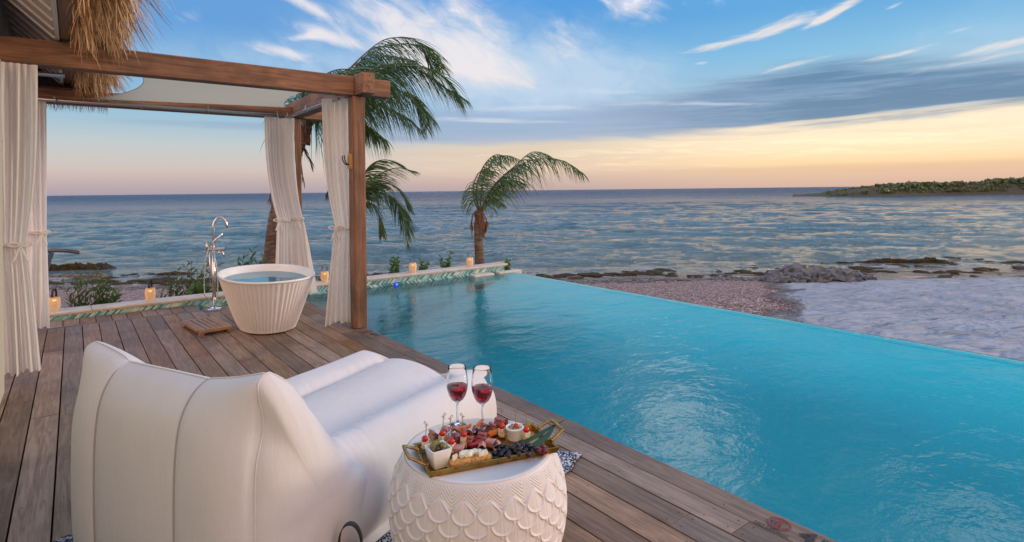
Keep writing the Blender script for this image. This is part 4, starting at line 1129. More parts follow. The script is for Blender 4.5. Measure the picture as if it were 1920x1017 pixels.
M['grape'] = fm('dark_grape', (.008,.007,.016), (.018,.010,.026), .15, 60, .05); M['redgrape'] = fm('red_grape', (.20,.015,.02), (.10,.008,.015), .18, 60, .05)
M['olive'] = fm('green_olive', (.26,.23,.05), (.18,.15,.03), .25, 60, .1); M['blackolive'] = fm('dark_olive', (.06,.018,.02), (.03,.012,.015), .25, 60, .1)
M['dip'] = fm('hummus', (.62,.48,.25), (.52,.38,.17), .7, 120, .5); M['pick'] = mat('bamboo_pick', (.30,.19,.085), .6); M['twig'] = mat('grape_twig', (.10,.05,.025), .8)
M['leafdark'] = leafmat('tray_leaf', (.012,.055,.015), (.02,.085,.025), .12)
def food(name, cat, mb, m, label, group=None, **k): return tag(mb.build(name, m, **k), label, cat, group)
# leaf under the grapes, tips past the tray's end
def leaf(pts, wd, m, fold=.25):
    pts = catmull(pts, 8); mb = MB(); P = []
    for i, q in enumerate(pts):
        t = i/(len(pts)-1); d = (pts[min(i+1, len(pts)-1)]-pts[max(i-1, 0)]).normalized(); s_ = d.cross(Vector((0,0,1))).normalized()
        w_ = wd*(math.sin(PI*min(1, t*.85+.15))**.7)*(1 if t < .98 else .1)
        P.append([q-s_*w_+Vector((0,0,w_*fold)), q, q+s_*w_+Vector((0,0,w_*fold))])
    mb.grid(P); return mb
a_, b0_ = tr(975, 850); 
mb = leaf([TR(-.02,-.055,.014), TR(.08,-.05,.016), TR(.18,-.02,.022), TR(.27,.012,.036), TR(.355,.040,.046)], .013, 0); food('leaf', 'leaf', mb, M['leafdark'], 'long dark green leaf under the grapes, its tip rising past the tray end', solid=.0008)
mb = leaf([TR(.06,-.075,.012), TR(.15,-.078,.020), TR(.22,-.050,.030), TR(.285,.002,.044)], .016, 0); food('leaf', 'leaf', mb, M['leafdark'], 'narrow green leaf blade at the right front corner of the tray', solid=.0008)
mb = leaf([TR(-.09,-.06,.010), TR(-.03,-.07,.014), TR(.04,-.085,.012)], .030, 0); food('leaf', 'leaf', mb, M['leafdark'], 'dark green leaf between the bread slice and the grapes', solid=.0008)
for k, (q0, q1, q2) in enumerate((((-.20,.02),(-.225,.03),(-.25,.035)), ((-.19,-.02),(-.215,-.03),(-.235,-.03)), ((-.20,0),(-.22,.0),(-.24,.01)))):
    mb = leaf([TR(*q0, .012), TR(*q1, .026), TR(*q2, .020)], .013, 0); food('herb_leaf', 'leaf', mb, M['leafdark'], 'small green herb leaf behind the square olive dish', 'herb leaves behind the olive dish', solid=.0006)
# square olive dish
oa, ob = tr(822, 874); rzd = .18
def sq(cx, cy_, h, z, r=.0, n=4, ang=rzd):
    out = []
    for (sx, sy) in ((-1,-1),(1,-1),(1,1),(-1,1)):
        for q in range(5):
            a = {(-1,-1): PI, (1,-1): 1.5*PI, (1,1): 0, (-1,1): .5*PI}[(sx, sy)]+q/4*PI/2
            x = sx*(h-.005)+.005*math.cos(a); y = sy*(h-.005)+.005*math.sin(a)
            out.append(TR(cx+x*math.cos(ang)-y*math.sin(ang), cy_+x*math.sin(ang)+y*math.cos(ang), z))
    return out
od = empty('olive_dish', TR(oa, ob, BZ), 'tapered square white dish of olives at the left end of the tray', 'dish')
mb = MB(); mb.grid([sq(oa, ob, h, z) for h, z in ((.024,BZ+.001),(.026,BZ+.004),(.0375,BZ+.066),(.0375,BZ+.0685),(.034,BZ+.0685),(.033,BZ+.066),(.026,BZ+.02))], wrap=True)
r_ = sq(oa, ob, .026, BZ+.02); mb.add(r_, [tuple(range(20))]); r_ = sq(oa, ob, .024, BZ+.001); mb.add(r_, [tuple(reversed(range(20)))]); mb.build('dish', M['porcelain'], od, angle=35)
rnd = random.Random(4)
for k in range(14):
    if k < 5: x, y, z = rnd.uniform(-.012,.012), rnd.uniform(-.012,.012), .050
    else: a = k*2.4; x, y, z = .019*math.cos(a), .019*math.sin(a), .066+rnd.uniform(-.002,.005)
    mb = MB(); mb.ico((0,0,0), .0105, 2, sc=(1,1,1.25), rot=Matrix.Rotation(rnd.uniform(0, 2), 3, 'X')); q = TR(oa+x, ob+y, BZ+z); mb.v = [(v[0]+q.x, v[1]+q.y, v[2]+q.z) for v in mb.v]
    dk = k % 3 == 1
    food('olive', 'olive', mb, M['blackolive'] if dk else M['olive'], 'dark purple olive in the square white dish' if dk else 'green olive in the square white dish', 'dark olives in the square dish' if dk else 'green olives in the square dish')
# bread and cheese at the front
ba, bb = tr(882, 872); bbz = BZ+.001
def loaf(cx, cy_, la, lb, h, z, ang):
    mb = MB(); P = []
    for t in np.linspace(-1, 1, 15):
        row = []; kx = (1-abs(t)**10)**.5*.12+.88
        for k in range(16):
            a = 2*PI*k/16; ca, sa = math.cos(a), math.sin(a); y = lb*math.copysign(abs(ca)**.55, ca)*kx; zz2 = h/2*math.copysign(abs(sa)**.5, sa)*kx
            y += .002*mnoise.noise(Vector((t*5, k, cx*9))); zz2 += .0015*mnoise.noise(Vector((t*6, k, 3)))
            x = t*la; row.append(TR(cx+x*math.cos(ang)-y*math.sin(ang), cy_+x*math.sin(ang)+y*math.cos(ang), z+h/2+zz2))
        P.append(row)
    mb.grid(P, wrap=True); mb.add(P[0], [tuple(range(16))]); mb.add(P[-1], [tuple(reversed(range(16)))]); return mb
food('bread_slice', 'bread', loaf(ba-.038, bb, .038, .017, .027, bbz, .02), M['bread'], 'left half of the toasted bread at the front of the tray')
food('bread_slice', 'bread', loaf(ba+.038, bb+.002, .038, .017, .026, bbz, .0), M['bread'], 'right half of the toasted bread at the front of the tray')
def chunk(c_, r, m, label, group, name='cheese_chunk', sc=(1,.8,.7), cat='cheese'):
    mb = MB(); mb.ico(c_, r, 2, jit=.5, sc=sc, rot=Matrix.Rotation(rnd.random()*6, 3, 'Z')); food(name, cat, mb, m, label, group, angle=25)
for k in range(6): chunk(TR(ba-.028+k*.013+rnd.uniform(-.004,.004), bb+.012+rnd.uniform(-.004,.010), bbz+.032+rnd.uniform(-.002,.006)), rnd.uniform(.0125,.017), M['blue'], 'crumbly blue cheese chunk on the toasted bread', 'blue cheese chunks on the bread')
mb = MB(); mb.obox(TR(ba+.048, bb+.006, bbz+.029), ax*.018+ay*.004, ay*.011, Vector((0,0,.006))); food('cheese_wedge', 'cheese', mb, M['porcelain'] if False else M['cheese'], 'white cheese wedge on the right end of the bread', smooth=False)
mb = MB(); mb.obox(TR(ba-.055, bb+.008, bbz+.030), ax*.010+ay*.006, ay*.008, Vector((.002,0,.009))); food('cheese_wedge', 'cheese', mb, M['cheese'], 'yellow cheese sliver on the left end of the bread', smooth=False)
# ramekin with dip
ra, rb = tr(965, 823); rc_ = TR(ra, rb, BZ)
rk = empty('dip_bowl', rc_, 'round white ramekin of dip at the back right of the tray', 'bowl')
mb = MB(); mb.lathe([(.001,.0005),(.029,.0005),(.031,.004),(.033,.040),(.0355,.042),(.0355,.047),(.033,.048),(.0305,.047),(.030,.036)], rc_, 40); mb.build('ramekin', M['porcelain'], rk)
mb = MB(); P = []
for i in range(9):
    r = .0302*i/8; P.append([(rc_.x+r*math.cos(a), rc_.y+r*math.sin(a), rc_.z+.038+.006*(1-(i/8)**2)+.003*mnoise.noise(Vector((math.cos(a)*i*.5, math.sin(a)*i*.5, 0)))) for a in np.linspace(0, 2*PI, 24, endpoint=False)])
mb.grid(P, wrap=True); mb.build('dip', M['dip'], rk)
for k in range(5):
    a = k*1.3; c_ = rc_+Vector((.017*math.cos(a), .017*math.sin(a), .046)); mb = leaf([c_-Vector((.009,.0,0)), c_+Vector((0,0,.004)), c_+Vector((.009,.004,0))], .005, 0); food('parsley_leaf', 'herb', mb, M['grape_leaf'], 'parsley leaf sprinkled on the dip', 'parsley on the dip')
# salami rolls along the back
def salami(a, b, r, label, m='salami', ang=None, z=.0, turns=1.35):
    mb = MB(); ang = rnd.random()*3 if ang is None else ang; tilt = rnd.uniform(-.3, .3); P = []
    for t in np.linspace(0, turns*2*PI, 26):
        rr2 = r*(.55+.45*t/(turns*2*PI))+.0012*math.sin(t*5)
        w_ = r*1.15; x, zq = rr2*math.cos(t), rr2*math.sin(t)
        row = []
        for s_ in (-1, -.5, 0, .5, 1):
            y = s_*w_*(1-.12*(s_ > 0)); fl = 1+.16*(s_ < 0)*abs(s_)
            row.append(TR(a+x*fl*math.cos(ang)-y*math.sin(ang), b+x*fl*math.sin(ang)+y*math.cos(ang), BZ+z+r*1.05+zq*fl+y*tilt*.3))
        P.append(row)
    mb.grid(P); food(*label[:2], mb, M[m], label[2], label[3], solid=.0011)
ORD = ['first','second','third','fourth','fifth','sixth','seventh','eighth']
back = [(812,822),(833,817),(852,813),(873,817),(893,812),(908,806),(925,806),(938,799),(880,829),(858,826),(842,829),(905,822)]
for k, (px, py) in enumerate(back):
    a, b = tr(px, py+8); salami(a, b, .0185+.003*(k in (1,7)), ('salami_roll', 'salami', ('curled salami slice, %s from the left in the row along the back of the tray' % ORD[k]) if k < 8 else ['salami curl behind the left skewers','salami curl behind the bread and olive dish','salami curl just right of the olive dish','salami curl behind the red fruit wedge'][k-8], 'salami rolls at the back of the tray'), z=.004 if k < 8 else 0, ang=rnd.uniform(-.5,.7))
for k, (px, py) in enumerate(((921,836),(934,843),(905,845),(862,848))):
    a, b = tr(px, py+4); salami(a, b, .020, ('ham_fold', 'ham', ['pink ham fold beside the orange slices','small pink ham fold left of the grapes','ham curl in front of the red fruit','ham curl above the bread slice'][k], None), m='ham', ang=rnd.uniform(-.6,.9), turns=.9)
for (px, py) in ((899,836),(889,842)):
    a, b = tr(px, py); mb = MB(); mb.ico(TR(a, b, BZ+.016), .019, 2, sc=(1.3,.6,.55), rot=Matrix.Rotation(-.3, 3, 'Z')); food('fruit_wedge', 'fruit', mb, M['redfruit'], 'dark red fruit wedge in the middle of the tray', 'red fruit wedges')
for k, (px, py, r_) in enumerate(((917,822,.5),(908,827,.9),(925,818,.3),(862,812,.9),(876,808,.2),(900,800,.5))):
    a, b = tr(px, py+4); mb = MB(); d1 = ax*math.cos(r_)+ay*math.sin(r_); d2 = Vector((-d1.y, d1.x, 0))
    mb.obox(TR(a, b, BZ+.022), d1*.016+Vector((0,0,.005)), d2*.006, Vector((0,0,.006))+d1*.002); food('orange_slice', 'fruit', mb, M['orange'], 'orange melon slice among the ham at the centre of the tray' if k < 3 else 'orange melon piece in the salami row at the back', 'orange pieces by the ham' if k < 3 else 'orange pieces in the salami row', smooth=False)
mb = MB(); a, b = tr(897, 826); mb.ico(TR(a, b, BZ+.034), .0105, 3); food('grape', 'grape', mb, M['grape'], 'single black grape on the red fruit at the centre')
# skewers: cheese base, tomato, bamboo pick with looped end
def skewer(px, py, label, dpx, ht, cube=True, r=.0122, base='cheese'):
    a, b = tr(px, py+13); z0 = BZ+.001
    root = empty('skewer', TR(a, b, z0), label, 'skewer', 'tomato and cheese skewers')
    mb = MB(); mb.ico((0,0,0), .0165, 2, jit=.35, sc=(1,1,.75)); q = TR(a, b, z0+.012); mb.v = [(v[0]+q.x, v[1]+q.y, v[2]+q.z) for v in mb.v]; mb.build('bread_base', M['crumb'], root)
    mb = MB(); r2 = rnd.uniform(0, 1); d1 = ax*math.cos(r2)+ay*math.sin(r2); d2 = Vector((-d1.y, d1.x, 0)); c_ = TR(a, b, z0+.029); h_ = .0105
    mb.v = []; mb.obox(c_, d1*h_*1.15, d2*h_, Vector((0,0,.007))); mb.build('cheese', M['cheese'], root, smooth=False)
    mb = MB(); mb.ico(TR(a, b, z0+.044), r, 3, sc=(1,1,1.05)); mb.build('tomato', M['tomato'], root)
    top = TR(a, b, z0+.044)+Vector((cY, -sY, 0))*dpx*.00198+Vector((0,0,ht)); bot = TR(a, b, z0+.01)
    pick(top, bot, root)
def pick(top, bot, root):
    mb = MB(); d = (top-bot).normalized(); rgt = Vector((cY, -sY, 0)); up = Vector((0,0,1)); k1 = rnd.choice([-1, 1])
    mb.tube([bot, top], .0014, 6); s1 = rgt*k1
    o = top; mb.tube(catmull([o-s1*.008+up*.001, o+s1*.002+up*.003, o+s1*.009+up*.010, o+s1*.006+up*.015, o-s1*.000+up*.008, o-s1*.002+up*.0, o+s1*.006-up*.004], 4), .0011, 6)
    return mb.build('pick', M['pick'], root)
sk = [(797,833,'tomato skewer at the far left of the tray, behind the olive dish',3,.050),(830,822,'tomato skewer second from the left, at the back of the dish',2,.062),
      (847,838,'tomato skewer in front of the left salami rolls',-2,.082),(870,824,'tomato skewer on a square white cheese cube at the tray centre',-2,.065),
      (941,808,'leftmost of the three tall skewers in front of the dip bowl',1,.058),(968,809,'middle one of the three tall skewers in front of the dip bowl',-1,.064),(987,815,'rightmost of the three tall skewers by the tray handle',1,.062)]
for q in sk: skewer(*q)
for k, (px, py, hh, dx_) in enumerate(((806,850,.070,-5),(812,848,.058,-10),(826,846,.040,10))):
    a, b = tr(px, py+30); a, b = oa+[-.012,-.004,.016][k], ob+[.004,-.01,.004][k]; bot = TR(a, b, BZ+.045); root = empty('cocktail_pick', bot, ['tall bamboo pick leaning left out of the olive dish','second bamboo pick in the olive dish, crossing the first','short bamboo pick leaning right out of the olive dish'][k], 'pick', 'picks in the olive dish')
    pick(bot+Vector((0,0,hh))+Vector((cY,-sY,0))*dx_*.00198, bot, root)
# grapes
rnd = random.Random(12)
gpos = [(930,836),(941,838),(951,841),(968,835),(981,838),(992,838),(1003,843),(975,845),(987,848),(936,849),(944,853),(955,856),(966,852),(928,857),(950,849),(998,851),(984,853),(972,858),(1008,852),(962,843),(940,860),(953,863),(991,860)]
for k, (px, py) in enumerate(gpos):
    py = 834+(py-834)*.72; zt = .011+(.010 if py < 843 else 0)+rnd.uniform(0,.003); p_ = on_z(px, py, TZ+BZ+zt+.006); mb = MB(); mb.ico(p_, .0108+rnd.uniform(-.001,.001), 3, sc=(1,1,1.08))
    food('grape', 'grape', mb, M['grape'], 'dark grape in the cluster at the right front of the tray', 'dark grapes at the right front')
for k, (px, py) in enumerate(((1018,838),(1012,845),(1022,846))):
    p_ = on_z(px, py, TZ+.026); mb = MB(); mb.ico(p_, .0108, 3); food('grape', 'grape', mb, M['redgrape'], 'red grape at the right tip of the dark cluster', 'red grapes at the right tip')
mb = MB(); mb.tube(catmull([on_z(948,838,TZ+.040), on_z(968,841,TZ+.040), on_z(985,848,TZ+.036), on_z(1002,860,TZ+.024)], 6), .0014, 6); mb.tube(catmull([on_z(975,844,TZ+.039), on_z(968,836,TZ+.042), on_z(960,832,TZ+.038)], 5), .001, 6)
food('grape_stalk', 'stalk', mb, M['twig'], 'thin brown stalk lying over the dark grapes')

# ------------------------------------------------------------------ palms
def frond(mbL, mbR, pts, L, npair=46, hang=.8, wind=.35, wd=.027, up=0.0, rnd=random, start=.12, both=1.0):
    pts = catmull(pts, 14); N = len(pts)
    cum = [0]
    for a, b in zip(pts[:-1], pts[1:]): cum.append(cum[-1]+(b-a).length)
    tot = cum[-1]; mbR.tube(pts, [max(.004, .020*(1-i/N)**1.0) for i in range(N)], 6)
    windv = Vector((cY, -sY, 0))
    for k in range(npair):
        t = start+(1-start)*k/(npair-1); s_ = t*tot; i = max(0, min(N-2, int(np.searchsorted(cum, s_))-1)); q = pts[i].lerp(pts[i+1], (s_-cum[i])/max(1e-6, cum[i+1]-cum[i]))
        d = (pts[i+1]-pts[i]).normalized(); side = d.cross(Vector((0,0,1)))
        side = side.normalized() if side.length > .05 else Vector((1,0,0))
        lf = 1.3*L*(math.sin(PI*min(1, .18+.78*t))**.6)*rnd.uniform(.78, 1.08)
        for sg in (-1, 1):
            if rnd.random() > both: continue
            dd = (side*sg*.65+d*.75+Vector((0,0,.15+up))+windv*wind*.4+Vector((rnd.gauss(0,.08), rnd.gauss(0,.08), rnd.gauss(0,.08)))).normalized()
            p_ = q.copy(); vs = []; nseg = 6; wax = d.cross(dd).normalized(); h = hang*rnd.uniform(.7, 1.3)
            wv2 = (dd.cross(wax)).normalized()
            for j in range(nseg+1):
                f = j/nseg; ww = wd*(1-f**1.6)*(.55+.45*min(1, f*5)); nrm = wv2*ww
                vs += [p_-nrm*.5, p_+nrm*.5]
                dd = (dd+Vector((0,0,-h*.42))+windv*wind*.24+Vector((rnd.gauss(0,.03), rnd.gauss(0,.03), 0))).normalized(); p_ = p_+dd*(lf/nseg)
                t2 = dd.cross(wax)
                if t2.length > .05: wv2 = t2.normalized()
            mbL.add(vs, [(2*j, 2*j+1, 2*j+3, 2*j+2) for j in range(nseg)])
def palm(label, base, trunk_pts, tr_r, fronds, seed, dead=(), fibre=None, group='wind-blown coconut palms'):
    rnd = random.Random(seed); root = empty('palm_tree', base, label, 'palm tree', group)
    pts = catmull(trunk_pts, 12); rs_ = [tr_r*(1.12-.25*i/len(pts))*(1+.05*math.sin(i*2.3)) for i in range(len(pts))]
    mb = MB(); mb.tube(pts, rs_, 16); mb.build('trunk', M['trunk'], root)
    if seed == 31: fronds = [(f[0], {**f[1], 'L': f[1]['L']*.92, 'wind': f[1]['wind']*.45, 'hang': f[1]['hang']*1.25, 'npair': int(f[1]['npair']*.85)}) for f in fronds]
    if seed == 32: fronds = [(f[0], {**f[1], 'L': f[1]['L']*1.4, 'wind': f[1]['wind']*.6, 'hang': f[1]['hang']*1.1}) for f in fronds]+[([q+Vector((rnd.gauss(0,.08), rnd.gauss(0,.12), rnd.gauss(-.06,.09)))*min(1, i*.5) for i, q in enumerate(f[0])], {**f[1], 'L': f[1]['L']*1.15, 'wind': f[1]['wind']*.7}) for f in fronds[:8]]
    fronds = [(f[0], {**f[1], 'npair': int(f[1]['npair']*1.4)}) for f in fronds]
    for f in fronds:
        mbL, mbR = MB(), MB(); frond(mbL, mbR, f[0], rnd=rnd, **f[1])
        r_ = mbR.build('frond', M['stem'] if f[1].get('up', 0) < 9 else M['stem'], root); mbL.build('leaflets', M['palm'], r_, smooth=False)
    for f in dead:
        mbL, mbR = MB(), MB(); frond(mbL, mbR, f[0], rnd=rnd, **f[1]); r_ = mbR.build('dead_frond', M['fibre'], root); mbL.build('leaflets', M['palmdead'], r_, smooth=False)
    if fibre:
        mb = MB(); c_ = Vector(fibre[0]); h_ = fibre[1]
        for k in range(26):
            a = rnd.random()*6.28; z = rnd.uniform(-h_, h_*.6); q = c_+Vector((math.cos(a)*tr_r*.75, math.sin(a)*tr_r*.75, z)); o = Vector((math.cos(a), math.sin(a), 0))
            mb.tube(catmull([q, q+o*rnd.uniform(.01,.02)+Vector((0,0,.10)), q+o*rnd.uniform(.015,.06)+Vector((0,0,rnd.uniform(.12,.28)))], 4), [.035,.033,.031,.029,.026,.022,.018,.014,.008], 6)
        mb.build('leaf_bases', M['fibre'], root)
    return root
def P3(Y0, *pts): return [on_y(px, py, Y0+dy) for (px, py, dy) in pts]
# lone palm right of the lanterns
Y0 = 9.35; kw = dict
palm('small coconut palm standing alone behind the pool wall, fronds blown right', on_y(899,580,Y0), P3(Y0,(900,600,0),(899,490,0),(897,440,0),(900,395,0)), .088, [
    (P3(Y0,(902,398,0),(915,365,.1),(950,325,.2),(1000,300,.3),(1050,300,.2),(1092,326,.1)), kw(L=.80, npair=74, hang=.70, wind=.45)),
    (P3(Y0,(902,398,0),(925,350,-.3),(965,312,-.6),(1000,285,-.7),(1035,298,-.8)), kw(L=.58, npair=60, hang=.55, wind=.7)),
    (P3(Y0,(900,398,0),(905,345,.2),(925,300,.3),(950,292,.4),(975,300,.4)), kw(L=.42, npair=40, hang=.8, wind=.5)),
    (P3(Y0,(899,398,0),(893,360,-.2),(905,315,-.3),(930,290,-.3),(960,300,-.4)), kw(L=.44, npair=38, hang=.9, wind=.25)),
    (P3(Y0,(898,398,0),(888,370,.3),(890,340,.5),(905,318,.6),(925,322,.7)), kw(L=.40, npair=32, hang=1.0, wind=.0)),
    (P3(Y0,(901,400,0),(915,378,-.2),(935,350,-.3),(962,338,-.3),(985,345,-.3)), kw(L=.40, npair=38, hang=.8, wind=.5)),
    (P3(Y0,(901,402,0),(912,385,.2),(928,372,.3),(945,385,.4)), kw(L=.30, npair=24, hang=.9, wind=.3)),
    ], 31, dead=[(P3(Y0,(898,405,0),(888,400,.05),(884,420,.06),(885,440,.05)), kw(L=.12, npair=12, hang=1, wind=0)),(P3(Y0,(902,405,0),(912,412,-.05),(910,435,-.06)), kw(L=.12, npair=12, hang=1, wind=0))], fibre=(on_y(899,425,Y0), .22))
# tall palm behind the pergola
Y1 = 9.8
palm('tall coconut palm behind the pergola, its crown swept to the right', on_y(507,620,Y1), P3(Y1,(505,640,0),(508,500,0),(516,420,0),(528,370,0),(550,300,0),(575,238,0)), .115, [
    (P3(Y1,(575,238,0),(625,165,0),(680,105,.1),(730,72,.2),(785,82,.3),(828,128,.4)), kw(L=.62, npair=66, hang=.62, wind=.75)),
    (P3(Y1,(575,238,0),(630,180,-.3),(700,130,-.6),(770,120,-.8),(830,145,-.9),(860,192,-1.0)), kw(L=.70, npair=70, hang=.8, wind=.5)),
    (P3(Y1,(575,238,0),(635,190,.3),(700,165,.6),(760,175,.8),(812,225,.8)), kw(L=.72, npair=64, hang=.9, wind=.4)),
    (P3(Y1,(575,238,0),(610,170,.3),(655,128,.5),(720,105,.7),(780,115,.9)), kw(L=.60, npair=60, hang=.7, wind=.5)),
    (P3(Y1,(575,238,0),(600,180,-.4),(640,145,-.7),(690,135,-1.0),(740,160,-1.2)), kw(L=.60, npair=50, hang=.9, wind=.35)),
    (P3(Y1,(575,238,0),(590,170,.1),(610,140,.1),(650,130,.2),(700,150,.2)), kw(L=.55, npair=44, hang=.8, wind=.3)),
    (P3(Y1,(575,238,0),(565,190,-.3),(580,165,-.6),(620,165,-.9)), kw(L=.50, npair=36, hang=.9, wind=.2)),
    (P3(Y1,(575,240,0),(605,215,-.2),(640,210,-.4),(680,230,-.5),(720,262,-.5)), kw(L=.52, npair=50, hang=1.0, wind=.3)),
    (P3(Y1,(572,240,0),(572,215,.3),(590,205,.6),(618,222,.8)), kw(L=.75, npair=34, hang=1.2, wind=.05)),
    (P3(Y1,(575,240,0),(640,200,.2),(700,195,.3),(750,215,.4),(790,245,.4)), kw(L=.50, npair=50, hang=.9, wind=.4)),
    ], 32, dead=[(P3(Y1,(566,262,0),(572,285,.0),(580,300,0),(585,318,0)), kw(L=.16, npair=20, hang=.8, wind=.4)), (P3(Y1,(560,280,0),(566,320,.0),(571,350,0)), kw(L=.14, npair=16, hang=1.2, wind=0)), (P3(Y1,(512,355,0),(506,370,0),(508,385,0)), kw(L=.10, npair=12, hang=1.2, wind=0))], fibre=(on_y(568,252,Y1), .2))
# low palm behind the front post
Y2 = 9.5
palm('low coconut palm mostly hidden behind the front pergola post', on_y(655,560,Y2), P3(Y2,(655,600,0),(656,520,0),(660,440,0),(666,390,0)), .09, [
    (P3(Y2,(666,392,0),(690,345,0),(715,325,.1),(745,315,.2),(776,322,.2)), kw(L=.42, npair=44, hang=.55, wind=.8)),
    (P3(Y2,(666,392,0),(680,335,-.2),(698,308,-.3),(725,300,-.4),(752,312,-.4)), kw(L=.40, npair=40, hang=.5, wind=.8)),
    (P3(Y2,(666,392,0),(700,362,.2),(735,372,.3),(757,412,.4),(764,462,.4)), kw(L=.46, npair=50, hang=.8, wind=.15)),
    (P3(Y2,(666,392,0),(692,352,-.2),(728,345,-.3),(752,362,-.4),(768,395,-.4)), kw(L=.40, npair=44, hang=.8, wind=.4)),
    (P3(Y2,(666,392,0),(690,380,-.2),(708,400,-.3),(716,440,-.3)), kw(L=.36, npair=34, hang=.9, wind=.2)),
    (P3(Y2,(666,392,0),(645,350,.2),(625,345,.3),(612,365,.4)), kw(L=.36, npair=34, hang=.9, wind=.4)),
    ], 33)

# ------------------------------------------------------------------ shrubs behind the wall
def shrub(label, c, n, hgt, spread, leafL, lw, seed, m='shrub', lean=0.1, cat='shrub', name='shrub', dens=16):
    rnd = random.Random(seed); c = Vector(c); root = empty(name, c, label, cat, None)
    ms, ml = MB(), MB()
    for k in range(n):
        a = rnd.random()*6.28; s_ = rnd.uniform(.2, 1)*spread; h_ = hgt*rnd.uniform(.55, 1)*(1-.25*s_/spread)
        tip = c+Vector((math.cos(a)*s_+lean*h_*cY, math.sin(a)*s_*.6-lean*h_*sY, h_)); mid = c.lerp(tip, .5)+Vector((0,0,.08*h_)); pts = catmull([c+Vector((math.cos(a)*s_*.15, math.sin(a)*s_*.1, 0)), mid, tip], 8)
        ms.tube(pts, [max(.002, .008*(1-i/len(pts))) for i in range(len(pts))], 5)
        for q in range(dens):
            t = .25+.75*q/dens; p_ = pts[min(len(pts)-1, int(t*len(pts)))]; d = (pts[-1]-pts[-3]).normalized(); aa_ = q*2.4+k
            o = Vector((math.cos(aa_), math.sin(aa_), rnd.uniform(.1,.8))).normalized(); dd = (o*.8+d*.7).normalized(); L = leafL*rnd.uniform(.6, 1.1)
            s2 = dd.cross(Vector((rnd.random(), rnd.random(), 1))).normalized()*lw*rnd.uniform(.7, 1.1)
            m1 = p_+dd*L*.5+Vector((0,0,-.05*L)); e = p_+dd*L+Vector((0,0,-.22*L))
            ml.add([p_, m1-s2, e, m1+s2, p_+dd*L*.2-s2*.7, p_+dd*L*.2+s2*.7, p_+dd*L*.8-s2*.6-Vector((0,0,.13*L)), p_+dd*L*.8+s2*.6-Vector((0,0,.13*L))], [(0,4,1,3,5),(1,6,2,7,3)])
    ms.build('stems', M['stem'], root); ml.build('foliage', M[m], root, smooth=False)
    return root
def gpt(px, Y): d = ray(px, 500); x = d.x/d.y*Y; return (x, Y, ground_h(x, Y)-.02)
shrub('oleander-like shrub with narrow leaves between the two left lanterns, left half', gpt(152, 9.15), 20, 1.02, .38, .15, .011, 41, lean=.02)
shrub('dense low green shrub touching the coping, right beside the narrow-leaved one', gpt(182, 9.05), 22, .85, .34, .14, .014, 42, lean=.15)
shrub('thin shrub with feathery leaves right of the second lantern', gpt(325, 9.2), 16, .98, .30, .13, .012, 43, lean=.1)
shrub('shrub with narrow leaves blown by the wind, just left of the tap', gpt(352, 9.3), 14, 1.12, .26, .14, .012, 44, lean=.25)
shrub('broad-leaved low plant behind the coping left of the tap', gpt(378, 9.0), 20, .70, .32, .10, .034, 45, m='grape_leaf', lean=.05)
shrub('broad-leaved low plant behind the tap and the left end of the bathtub', gpt(420, 9.0), 22, .74, .32, .10, .034, 46, m='grape_leaf', lean=.05)
shrub('wispy shrub top showing above the bathtub rim', gpt(455, 9.5), 12, 1.32, .28, .15, .012, 47, lean=.15)
shrub('small sprig on the coping beside the lantern between tub and curtain', gpt(600, 9.0), 6, .72, .10, .08, .020, 48, m='grape_leaf')
shrub('broad-leaved sprig behind the coping left of the lantern nearest the post', gpt(735, 9.05), 14, .84, .22, .085, .032, 49, m='grape_leaf')
shrub('small leafy sprig just right of the lantern nearest the post', gpt(790, 9.05), 8, .80, .12, .08, .028, 50, m='grape_leaf')
shrub('leafy sprig behind the coping midway between the two right lanterns', gpt(832, 9.05), 12, .90, .16, .085, .030, 51, m='grape_leaf')
shrub('low green plant against the outer end of the tiled wall', gpt(948, 9.0), 8, .62, .12, .08, .026, 52, m='grape_leaf')
rnd = random.Random(77)
for k, px in enumerate((965, 985, 1003, 1020)):
    p_ = on_z(px, 517, -.12); shrub(['green ground plant at the outer pool corner, leftmost of four','green ground plant outside the pool corner, second of four from the left','green ground plant outside the pool corner, third of four from the left','rightmost green plant beyond the infinity edge corner'][k], (p_.x+.25, p_.y+.25, ground_h(p_.x+.25, p_.y+.25)-.02), 12, .78-.02*k, .26, .10, .024, 60+k, m='grape_leaf', lean=.05)

